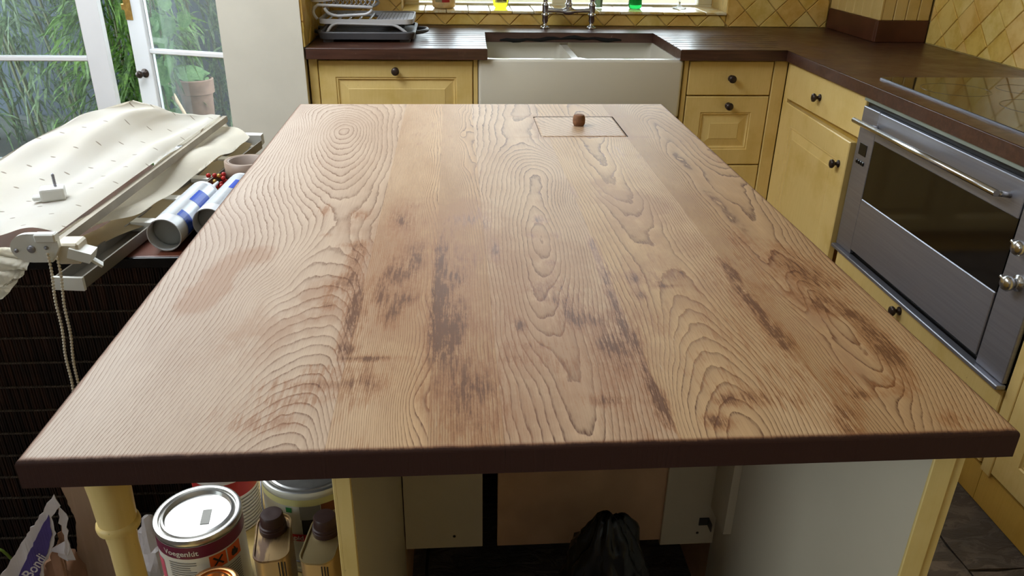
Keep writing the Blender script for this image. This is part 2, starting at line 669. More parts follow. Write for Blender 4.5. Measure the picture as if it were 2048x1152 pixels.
# ironmongery on the free stile (local y=0 faces the garden side after the swing, .045 the room)
kn = BM()
Mk = Matrix.Translation((0.70, .045, .62)) @ Matrix.Rotation(math.radians(-90), 4, 'X')
lathe(kn, [(0, -.001), (.022, 0), (.022, .004), (.008, .008), (.007, .028), (.015, .034), (.019, .044), (.015, .054), (0, .057)], 16, Mk)
obj('door_knob', kn, M['knob'], d2)
bm = BM()
box(bm, .712, .7515, .0452, .0485, .872, 1.12, .0008)
for zz in (.89, .98, 1.09): box(bm, .728, .736, .0485, .0498, zz - .004, zz + .004)
obj('lock_plate', bm, M['brass'], d2)
obj('lock_latch', bxm(.752, .774, .014, .042, .915, .945, .003), M['brass'], d2)
bm = BM()
box(bm, DX0 - .06, DX0 + .04, 3.785, 3.96, 0, DZ1 + .06, .004)
box(bm, DX0 + .04, DX1 - .0, 3.785, 3.96, DZ1 - .035, DZ1 + .06, .004)
trim = struct('trim_1', bm, M['white'])
thr = struct('trim_2', bxm(DX0 + .04, DX1, 3.80, 4.02, -.005, .018, .004), M['silltile'])

# ------------------------------------------------------------------ dark worktop, sink, tap
t = NT('dark_oiled_worktop')
n1 = t.noise(t.obj(3, 40, 40), 2.0, 5, 0.6)
n2 = t.noise(t.obj(), 9.0, 5, 0.65)
c = t.mix(t.rng(n1, 0.3, 0.7), C(62, 38, 30), C(84, 54, 42))
c = t.mix(t.rng(n2, 0.55, 0.75, 0, 0.5), c, C(104, 74, 58))
c = t.mix(t.rng(t.noise(t.obj(), 70.0, 3, 0.7), 0.70, 0.76, 0, 0.5), c, C(196, 186, 180))
t.bump(n1, 0.05, 0.001)
M['worktop'] = t.base(c, t.rng(n2, 0.3, 0.8, 0.28, 0.46), 0, 0.5)

ZT = 0.90
ZU = 0.858
outline = [(-0.5605, 3.10), (0.127, 3.10), (0.130, 3.565), (0.883, 3.565), (0.883, 3.10), (1.31, 3.10), (1.31, 0.35), (1.9915, 0.35), (1.9915, 3.7915), (-0.5605, 3.7915)]
bm = BM()
prism(bm, outline, ZU, ZT)
es = [e for e in bm.edges if abs(e.verts[0].co.z - ZT) < 1e-6 and abs(e.verts[1].co.z - ZT) < 1e-6]
bmesh.ops.bevel(bm, geom=es, offset=.004, segments=2, profile=.5, affect='EDGES')
A = to_mesh(bm)
bm = BM()
def groove(x0, x1, y, w0=.006):
    k = 10
    loops = []
    for xx, d in ((x0, 1.0), (x1 - .03, 1.0), (x1 - .012, .7), (x1, .15)):
        loops.append([(xx, y + w0 * d * a, ZT + .002 + (b if b > 0 else b * d)) for a, b in ((-1, .002), (1, .002), (.75, -.005), (0, -.009), (-.75, -.005))])
    loft(bm, loops)
for i in range(7):
    y = 3.175 + i * 0.054
    groove(0.89 - .03, 1.30 + .02 * math.sin(i * .6) + i * .015, y)
for i in range(7):
    y = 3.175 + i * 0.054
    # mirrored run to the left of the sink
    k0 = len(bm.verts)
    groove(-0.14, .16 + .02, y)
    bm.verts.ensure_lookup_table()
    for v in list(bm.verts)[k0:]:
        v.co.x = 0.04 - v.co.x      # flip so that the shallow end points left
bmB = bm
B = to_mesh(bmB)
top = obj('worktop', boolean(A, B), M['worktop'])
tag(top, 'dark brown wooden worktop running round the sink and under the hob', 'worktop')

bm = BM()
box(bm, 0.093, 0.905, 3.118, 3.64, 0.628, 0.8575, .012, 3)
A = to_mesh(bm)
A = boolean(A, to_mesh(bxm(0.118, 0.472, 3.146, 3.60, 0.66, 0.95, .03, 3)))
A = boolean(A, to_mesh(bxm(0.500, 0.880, 3.146, 3.60, 0.66, 0.95, .03, 3)))
A = boolean(A, to_mesh(bxm(0.45, 0.52, 3.17, 3.585, 0.846, 0.95, .004, 1)))
sk = thing('belfast_sink', 'white double-bowl fireclay sink set into the dark worktop', 'sink', (0.5, 3.38, 0.628))
obj('basin', A, M['ceramic'], sk, local=False, smooth=True)
for x in (.295, .69):
    bm = BM()
    lathe(bm, [(.045, .6605), (.045, .6635), (.034, .664), (.032, .6612), (0, .6612)], 20, Matrix.Translation((x, 3.39, 0)))
    obj('drain', bm, M['chrome'], sk, local=False)
# lump of failed sealant on the back edge of the cut-out
bm = BM()
sil = [(.20 + i * .03, 3.566, .866 + .012 * math.exp(-((i - 11) / 5.0) ** 2) + .003 * math.sin(i * 1.9)) for i in range(19)]
tube(bm, sil, [.004 + .006 * abs(math.sin(i * .7)) for i in range(19)], 6)
obj('torn_sealant', bm, M['void'], sk, local=False)

tp = thing('bridge_tap', 'chrome bridge mixer tap standing behind the white sink', 'tap', (0.518, 3.70, ZT))
for sx in (-.106, .106):
    bm = BM()
    lathe(bm, [(0, 0), (.023, .0005), (.0235, .005), (.019, .009), (.011, .013), (.0095, .026), (.0135, .031), (.0135, .052), (.016, .054), (.016, .062), (.0125, .065), (.0145, .070), (.0145, .096), (.0165, .099), (.0165, .104), (.011, .108), (.010, .120), (.014, .124), (.014, .140), (0, .142)], 20, Matrix.Translation((sx, 0, 0)))
    obj('pillar', bm, M['chrome'], tp)
    bm = BM()
    for a in range(4):
        ca, sa = math.cos(a * math.pi / 2 + .4), math.sin(a * math.pi / 2 + .4)
        tube(bm, [(sx, 0, .150), (sx + ca * .03, sa * .03, .150)], [.006, .0045], 8)
        lathe(bm, [(0, -.007), (.006, -.004), (.0075, 0), (.006, .004), (0, .007)], 10, Matrix.Translation((sx + ca * .032, sa * .032, .150)))
    lathe(bm, [(.010, .141), (.010, .158), (.006, .162), (0, .163)], 14, Matrix.Translation((sx, 0, 0)))
    obj('cross_handle', bm, M['chrome'], tp)
bm = BM()
pts = [(-.106 + .212 * i / 16, 0, .080 - .004 * math.sin(math.pi * i / 16)) for i in range(17)]
tube(bm, pts, [.012 - .0035 * math.sin(math.pi * min(1, abs(i - 8) / 8.0)) + (.006 if abs(i - 8) < 2 else 0) for i in range(17)], 14)
obj('bridge', bm, M['chrome'], tp)
bm = BM()
lathe(bm, [(.0, .062), (.010, .064), (.014, .070), (.016, .090), (.013, .097), (.017, .100), (.017, .108), (.012, .112), (.011, .135), (.0, .137)], 18)
pts = arc((0, 0, .13), (0, 0, .36), (0, -.09, .36), 8) + arc((0, -.09, .36), (0, -.18, .36), (0, -.18, .26), 8)[1:]
tube(bm, pts, .010, 12)
obj('spout', bm, M['chrome'], tp)

# ------------------------------------------------------------------ cabinets
KPROF = [(0, -.001), (.013, 0), (.013, .003), (.0065, .006), (.0058, .013), (.0115, .017), (.0155, .022), (.0145, .028), (.008, .031), (0, .0318)]


def knob(parent, x, z, y=0.0, s=1.0):
    bm = BM()
    Mx = Matrix.Translation((x, y, z)) @ Matrix.Rotation(math.radians(90), 4, 'X') @ Matrix.Scale(s, 4)
    lathe(bm, KPROF, 18, Mx)
    return obj('knob', bm, M['knob'], parent)


def panel_front(bm, x0, x1, z0, z1, m=.062, th=.022, y=0.0, field=True):
    """door with a moulded frame and a raised, fielded panel; front at y"""
    offs = [(0, .003), (.003, 0), (m, 0), (m + .003, .004), (m + .008, .003), (m + .012, .009), (m + .016, .0095)]
    if field: offs += [(m + .045, .0035), (m + .047, .002)]
    else: offs += [(m + .02, .0095)]
    loops = [[(x0, y + th, z0), (x1, y + th, z0), (x1, y + th, z1), (x0, y + th, z1)]]
    for o, d in offs:
        loops.append([(x0 + o, y + d, z0 + o), (x1 - o, y + d, z0 + o), (x1 - o, y + d, z1 - o), (x0 + o, y + d, z1 - o)])
    loft(bm, loops)


YD = 3.130      # plane of the door fronts of the sink run

# dishwasher door cabinet
cb = thing('dishwasher_cabinet', 'mustard cabinet with a wide panelled door left of the sink', 'cabinet', (-0.226, YD, 0))
ox = 0.226
bm = BM(); box(bm, -0.5605 + ox, .091 + ox, .024, .60, .10, .855)
obj('carcass', bm, M['yellow2'], cb)
obj('filler_strip', bxm(-0.5600 + ox, -.527 + ox, .004, .024, .10, .855, .002), M['yellow'], cb)
obj('filler_strip', bxm(.0735 + ox, .0905 + ox, .004, .024, .10, .855, .002), M['yellow'], cb)
bm = BM(); panel_front(bm, -.523 + ox, .070 + ox, .115, .849)
dr = obj('door', bm, M['yellow'], cb)
knob(dr, -.229 + ox, .811)
obj('plinth', bxm(-0.5605 + ox, .091 + ox, .045, .06, 0, .10), M['yellow2'], cb)

# sink base
cb = thing('sink_cabinet', 'mustard cabinet with two doors beneath the white sink', 'cabinet', (0.5, YD, 0))
obj('carcass', bxm(-.405, .405, .024, .60, .10, .62), M['yellow2'], cb)
for a, b, kx in ((-.402, -.002, -.05), (.002, .402, .05)):
    bm = BM(); panel_front(bm, a, b, .115, .612)
    dr = obj('door', bm, M['yellow'], cb)
    knob(dr, kx, .57)
obj('plinth', bxm(-.405, .405, .045, .06, 0, .10), M['yellow2'], cb)

# drawer stack between sink and corner
cb = thing('drawer_cabinet', 'mustard stack of drawers between the sink and the corner', 'cabinet', (1.10, YD, 0))
ox = -1.10
obj('carcass', bxm(.912 + ox, 1.328 + ox, .024, .60, .10, .855), M['yellow2'], cb)
obj('face_frame', bxm(.912 + ox, .930 + ox, .004, .024, .10, .855, .002), M['yellow'], cb)
obj('corner_post', bxm(1.279 + ox, 1.3335 + ox, -.002, .024, .10, .855, .003), M['yellow'], cb)
d_ = obj('drawer', bxm(.934 + ox, 1.275 + ox, 0, .022, .7175, .852, .003), M['yellow'], cb)
knob(d_, 1.107 + ox, .785)
bm = BM(); panel_front(bm, .934 + ox, 1.275 + ox, .4285, .7125, m=.064)
d_ = obj('drawer', bm, M['yellow'], cb)
knob(d_, 1.109 + ox, .676)
bm = BM(); panel_front(bm, .934 + ox, 1.275 + ox, .115, .4235, m=.064)
d_ = obj('drawer', bm, M['yellow'], cb)
knob(d_, 1.109 + ox, .387)
obj('plinth', bxm(.912 + ox, 1.328 + ox, .045, .06, 0, .10), M['yellow2'], cb)

# right-hand run: local x runs towards the viewer (world -y), local y into the wall (world +x)
R90 = -math.pi / 2
XD = 1.330
cb = thing('corner_cabinet', 'mustard cabinet with drawer over door between corner and oven', 'cabinet', (XD, 3.10, 0), R90)
obj('carcass', bxm(-.02, .640, .024, .60, .10, .855), M['yellow2'], cb)
d_ = obj('drawer', bxm(.012, .636, 0, .022, .714, .852, .003), M['yellow'], cb)
knob(d_, .305, .779)
obj('face_frame', bxm(-.026, .010, .004, .024, .10, .855, .002), M['yellow'], cb)
bm = BM(); panel_front(bm, 0, .618, .115, .700, m=.075, field=True)
dr = obj('door', bm, M['yellow'], cb)
dr.location = (.014, 0, 0)
dr.rotation_euler = (0, 0, -math.radians(2.2))
knob(dr, .565, .612)
obj('plinth', bxm(-.02, .640, .012, .03, 0, .10), M['yellow2'], cb)

M['steel'] = plain('brushed_steel', C(156, 156, 166), 0.42, 0.8, var=0.06, scale=4, bump=.03, bscale=40, stretch=(1, 1, 40))
M['steel_l'] = plain('bright_steel', C(205, 203, 200), 0.22, 1.0, var=0.04)
t = NT('oven_glass')
M['ovenglass'] = t.base(t.mix(t.rng(t.noise(t.obj(), 60, 3, .7), .74, .8, 0, .35), C(20, 17, 14), C(150, 140, 130)), 0.08, 0, 0.5)
M['hobglass'] = plain('black_hob_glass', C(26, 22, 19), 0.06, 0, .6, var=.2, scale=8)

ov = thing('built_in_oven', 'wide stainless steel oven built in under the dark worktop', 'oven', (XD - .01, 2.455, 0), R90)
obj('body', bxm(.002, .920, .014, .56, .337, .845), M['black'], ov)
obj('side_trim', bxm(.002, .105, 0, .014, .350, .826, .002), M['steel'], ov)
obj('side_trim', bxm(.812, .920, 0, .014, .350, .826, .002), M['steel'], ov)
od = obj('oven_door', bxm(.109, .808, -.002, .014, .7375, .826, .002), M['steel'], ov)
obj('glass', bxm(.109, .808, .001, .014, .546, .7375), M['ovenglass'], od)
obj('lower_panel', bxm(.109, .808, -.002, .014, .368, .546, .002), M['steel'], od)
hb = obj('handle', tub([(.04, -.045, .789), (.771, -.045, .789)], .0085, 14), M['steel_l'], od)
for x in (.115, .790 - .03):
    bm = BM(); tube(bm, [(x, 0, .781), (x, -.046, .787)], [.008, .006], 10)
    obj('handle_post', bm, M['steel_l'], hb)
dp = obj('display', bxm(.028, .075, -.0015, .004, .675, .712), M['black'], ov)
for i in range(4):
    obj('button', bxm(.024 + i * .014, .034 + i * .014, -.004, .003, .644, .657, .002), M['black'], ov)
for zz in (.69, .60):
    bm = BM()
    Mx = Matrix.Translation((.870, 0, zz)) @ Matrix.Rotation(math.radians(90), 4, 'X')
    lathe(bm, [(.020, -.001), (.020, .004), (.012, .006), (.011, .014), (.017, .020), (.019, .030), (.014, .038), (0, .040)], 20, Mx)
    kb = obj('oven_knob', bm, M['steel_l'], ov)
    bm = BM(); tube(bm, [(.870, -.028, zz), (.850, -.034, zz + .012)], [.006, .005], 8)
    obj('knob_lever', bm, M['steel_l'], kb)
obj('bottom_trim', bxm(.002, .925, -.016, .010, .337, .349, .002), M['steel'], ov)
obj('top_rail', bxm(.002, .920, -.003, .014, .844, .8565, .001), plain('pale_alloy_strip', C(150, 160, 152), .4, .3), ov)

cb = thing('oven_drawer_cabinet', 'mustard drawer unit beneath the stainless oven', 'cabinet', (XD, 2.455, 0), R90)
obj('carcass', bxm(.002, .924, .024, .56, .10, .330), M['yellow2'], cb)
d_ = obj('drawer', bxm(.006, .920, 0, .022, .115, .331, .003), M['yellow'], cb)
knob(d_, .437, .303)
obj('plinth', bxm(.002, .924, .012, .03, 0, .10), M['yellow2'], cb)
cb = thing('end_cabinet', 'mustard cabinet door at the right edge beside the oven', 'cabinet', (XD, 1.529, 0), R90)
obj('carcass', bxm(0, 1.15, .024, .60, .10, .855), M['yellow2'], cb)
obj('face_frame', bxm(0, .035, .002, .024, .10, .855, .002), M['yellow'], cb)
for a, b in ((.039, .59), (.596, 1.146)):
    bm = BM(); panel_front(bm, a, b, .115, .849, m=.075)
    dr = obj('door', bm, M['yellow'], cb)
    knob(dr, b - .05, .70)
obj('plinth', bxm(0, 1.15, .012, .03, 0, .10), M['yellow2'], cb)

hob = thing('ceramic_hob', 'black glass hob with a thin steel rim on the worktop', 'hob', (1.63, 2.06, ZT))
bm = BM(); prism(bm, [(x, y) for x, y in rrect(.494, .899, .004, 3)], .0002, .0045)
obj('rim', bm, M['steel'], hob)
bm = BM(); prism(bm, rrect(.490, .895, .003, 3), .0045, .0062)
obj('glass_plate', bm, M['hobglass'], hob)
M['hobring'] = plain('hob_ring_print', C(70, 64, 58), .15)
for x, y, r in ((-.11, .25, .095), (.11, .25, .075), (-.11, -.22, .075), (.11, -.22, .105), (0, 0, .11)):
    bm = BM()
    lathe(bm, [(r, .0062), (r, .0065), (r + .004, .0065), (r + .004, .0062)], 40, Matrix.Translation((x, y, 0)))
    obj('cooking_zone', bm, M['hobring'], hob)

# boxed-in corner column of boards on a dark upstand
bx = thing('boxed_column', 'yellow boarded column in the worktop corner on a dark plinth board', 'column', (1.885, 3.56, ZT))
xa, ya, z0, z1 = 1.770, 3.318, ZT, 2.44
bm = BM()
box(bm, xa, 1.9915, ya, ya + .02, z0 + .0005, z0 + .088, .002)
box(bm, xa, xa + .02, ya + .02, 3.7915, z0 + .0005, z0 + .088, .002)
obj('plinth_board', bm, plain('reddish_dark_board', C(84, 46, 32), .35, var=.2, scale=10), bx, local=False)
n = 4
w = (1.9915 - xa - .012) / n
for i in range(n):
    obj('board', bxm(xa + .012 + i * w + .001, xa + .012 + (i + 1) * w - .001, ya + .004, ya + .018, z0 + .088, z1, .003), M['yellow'], bx, local=False)
n = 6
w = (3.7915 - ya - .012) / n
for i in range(n):
    obj('board', bxm(xa + .004, xa + .018, ya + .012 + i * w + .001, ya + .012 + (i + 1) * w - .001, z0 + .088, z1, .003), M['yellow'], bx, local=False)
obj('corner_bead', bxm(xa + .002, xa + .014, ya + .002, ya + .014, z0 + .088, z1, .003), M['yellow'], bx, local=False)

# ------------------------------------------------------------------ dish rack
dk = thing('dish_rack', 'two-tier white dish rack standing on a dark grey drip tray', 'dish rack', (-0.345, 3.40, ZT))
M['greyplastic'] = plain('dark_grey_plastic', C(86, 86, 90), .45, var=.06)
M['rackwhite'] = plain('white_coated_wire', C(196, 196, 200), .35, .1, var=.04)
M['slatplastic'] = plain('pale_grey_tray', C(178, 180, 190), .4, var=.04)
bm = BM()
loops = []
for z, s in ((.012, .006), (.036, 0), (.040, .002), (.040, .012), (.030, .014), (.030, .05)):
    loops.append([(x, y, z) for x, y in rrect(.385 - 2 * s, .34 - 2 * s, max(.045 - s, .01), 6)])
loft(bm, loops)
for sx in (-1, 1):
    for sy in (-1, 1):
        box(bm, sx * .15 - .02, sx * .15 + .02, sy * .13 - .02, sy * .13 + .02, .0003, .013)
tr = obj('drip_tray', bm, M['greyplastic'], dk, smooth=True)
for i in range(7):
    obj('tray_rib', bxm(-.14, .14, -.12 + i * .04 - .006, -.12 + i * .04 + .006, .0295, .0335, .002), M['greyplastic'], tr)
for sx in (-1, 1):
    bm = BM()
    pts = [(sx * .185, -.06, .026)] + arc((sx * .19, -.06, .026), (sx * .235, -.055, .030), (sx * .235, 0, .030), 6) + arc((sx * .235, 0, .030), (sx * .235, .055, .030), (sx * .19, .06, .026), 6)[1:]
    tube(bm, pts, .008, 8)
    obj('tray_handle', bm, M['greyplastic'], tr)


def rack_frame(w, d, z, tilt, cy=0.0, cx=0.0):
    out = []
    for x, y in rrect(w, d, .035, 5, cx, cy): out.append((x, y, z + tilt * x))
    return out


def flat_frame(w, d, z, h=.018, t_=.006, cx=0.0, cy=0.0):
    bm = BM()
    o = rrect(w, d, .035, 5, cx, cy)
    i = rrect(w - 2 * t_, d - 2 * t_, .03, 5, cx, cy)
    L = [[(x, y, z) for x, y in o], [(x, y, z + h) for x, y in o], [(x, y, z + h) for x, y in i], [(x, y, z) for x, y in i], [(x, y, z) for x, y in o]]
    loft(bm, L, cap0=False, cap1=False)
    return bm


for sy in (-.145, .145):
    bm = BM()
    pts = [(-.155, sy, .031)] + arc((-.15, sy, .038), (-.135, sy, .068), (-.11, sy, .070), 5) + arc((.10, sy, .066), (.125, sy, .064), (.16, sy, .031), 5)
    tube(bm, pts, .006, 8)
    obj('rack_leg', bm, M['rackwhite'], dk)
fr = obj('lower_frame', flat_frame(.37, .30, .068, .018), M['rackwhite'], dk, smooth=True)
obj('cutlery_tray', bxm(.035, .178, -.125, .125, .072, .082, .004), M['slatplastic'], fr)
for i in range(9):
    obj('tray_slot', bxm(.045 + i * .014, .048 + i * .014, -.11, .11, .0815, .0825), M['greyplastic'], fr)
for i in range(5):
    obj('plate_rail', tub([(-.15 + i * .04, -.145, .078), (-.15 + i * .04, .145, .078)], .004, 6), M['rackwhite'], fr)
bm = BM()
pts = arc((-.185, -.15, .086), (-.215, -.15, .115), (-.18, -.15, .138), 8) + [(.0, -.15, .132)] + arc((.03, -.15, .130), (.03, -.15, .112), (0, -.15, .104), 5) + [(-.10, -.15, .098)] + arc((-.12, -.15, .1), (-.15, -.15, .106), (-.155, -.15, .128), 5)
tube(bm, pts, .006, 8)
obj('side_loop', bm, M['rackwhite'], dk)
bm = BM()
pts = [(x, y + .30, z) for x, y, z in pts]
tube(bm, pts, .006, 8)
obj('side_loop', bm, M['rackwhite'], dk)
bm = flat_frame(.36, .30, .148, .02, cx=-.03)
for v in bm.verts:
    v.co.z += .06 * max(0, (v.co.x - .0) / .2)
uf = obj('upper_frame', bm, M['rackwhite'], dk, smooth=True)
bm = BM()
for i in range(12):
    x = -.18 + i * .018
    tube(bm, [(x, -.14, .155), (x, -.06, .128), (x, .06, .128), (x, .14, .155)], .0025, 5)
obj('plate_basket', bm, M['rackwhite'], uf, kind='stuff')
obj('upper_tray', bxm(.0, .12, -.125, .125, .160, .168, .004), M['slatplastic'], uf)

# ------------------------------------------------------------------ things on the window sill
ZS = 0.966
M['redlabel'] = plain('red_label', C(160, 36, 36), .5)
j = thing('plastic_tub', 'cloudy plastic tub with a red label on the window sill', 'tub', (-.045, 3.885, ZS))
bm = BM(); lathe(bm, [(0, 0), (.046, .0005), (.052, .006), (.054, .02), (.054, .13), (.048, .15), (.035, .16), (.035, .175), (0, .176)], 28)
jb = obj('tub_body', bm, plain('cloudy_plastic', C(214, 186, 140), .4, var=.18, scale=30), j)
bm = quad_cyl(.0545, math.radians(262), math.radians(300), .028, .10, 6); obj('label', bm, M['redlabel'], jb)
bm = quad_cyl(.0543, math.radians(225), math.radians(262), .028, .10, 6); obj('label', bm, plain('faded_label', C(150, 140, 110), .6, var=.2, scale=50), jb)


def translucent(name, col, rough=.1, alpha=.35):
    t = NT(name)
    t.base(col, rough, 0, .5)
    t.b.inputs['Transmission Weight'].default_value = 0.75
    t.b.inputs['IOR'].default_value = 1.25
    return t.m


M['limeliq'] = translucent('lime_soap', C(214, 222, 30))
M['greenglass'] = translucent('green_glass', C(20, 120, 50), .05)
M['paleglass'] = translucent('pale_green_glass', C(190, 220, 196), .05)
M['clear'] = translucent('clear_glass', C(236, 236, 226), .05)
b = thing('soap_bottle', 'lime yellow washing-up liquid bottle on the window sill', 'bottle', (.222, 3.90, ZS))
bm = BM()
loft(bm, [[(x, y, z) for x, y in rrect(w, d, min(w, d) * .45, 6)] for z, w, d in ((0, .05, .032), (.006, .062, .040), (.02, .072, .046), (.06, .082, .052), (.12, .078, .050), (.16, .06, .045), (.185, .032, .03), (.19, .026, .026))], smooth=True)
sb = obj('bottle_body', bm, M['limeliq'], b, smooth=True)
bm = BM(); lathe(bm, [(.015, .19), (.015, .215), (.006, .22), (.005, .235), (0, .236)], 14); obj('cap', bm, plain('white_cap', C(230, 230, 225), .4), b)
bm = BM()
for i in range(9):
    tt = -.028 + .056 * i / 8
    yy = -.0268 + .006 * (tt / .03) ** 2
    if i < 8:
        t2 = -.028 + .056 * (i + 1) / 8
        y2 = -.0268 + .006 * (t2 / .03) ** 2
        q = [bm.verts.new(p) for p in ((tt, yy, .024), (t2, y2, .024), (t2, y2, .10), (tt, yy, .10))]
        bm.faces.new(q)
lb = obj('label', bm, plain('pale_back_label', C(228, 226, 140), .5), sb)
bm = BM()
for i in range(3):
    box(bm, -.020, .006, -.0285, -.0272, .032 + i * .008, .035 + i * .008)
for i in range(6):
    box(bm, .010 + i * .0026, .0115 + i * .0026, -.0285, -.0272, .032, .046)
obj('label_print', bm, M['void'], lb)
g1 = obj('glass_jar', lat([(0, 0), (.020, .0005), (.022, .004), (.022, .11), (.0195, .11), (.0195, .006), (0, .006)], 22), M['paleglass'])
g1.location = (.688, 3.92, ZS)
tag(g1, 'narrow pale green glass on the sill behind the tap', 'glass')
g2 = obj('green_bottle', lat([(0, 0), (.026, .0005), (.031, .006), (.033, .02), (.031, .04), (.033, .055), (.033, .11), (.026, .14), (.012, .17), (.012, .215), (0, .216)], 24), M['greenglass'])
g2.location = (.868, 3.92, ZS)
tag(g2, 'small dark green glass bottle on the window sill', 'bottle')
g3 = obj('wine_glass', lat([(0, 0), (.034, .0005), (.034, .003), (.012, .008), (.005, .016), (.004, .07), (.008, .08), (.030, .10), (.038, .13), (.036, .17), (.034, .17), (.036, .13), (.028, .102), (0, .086)], 26), M['clear'])
g3.location = (1.09, 3.94, ZS)
tag(g3, 'clear stemmed glass at the right end of the sill', 'wine glass')

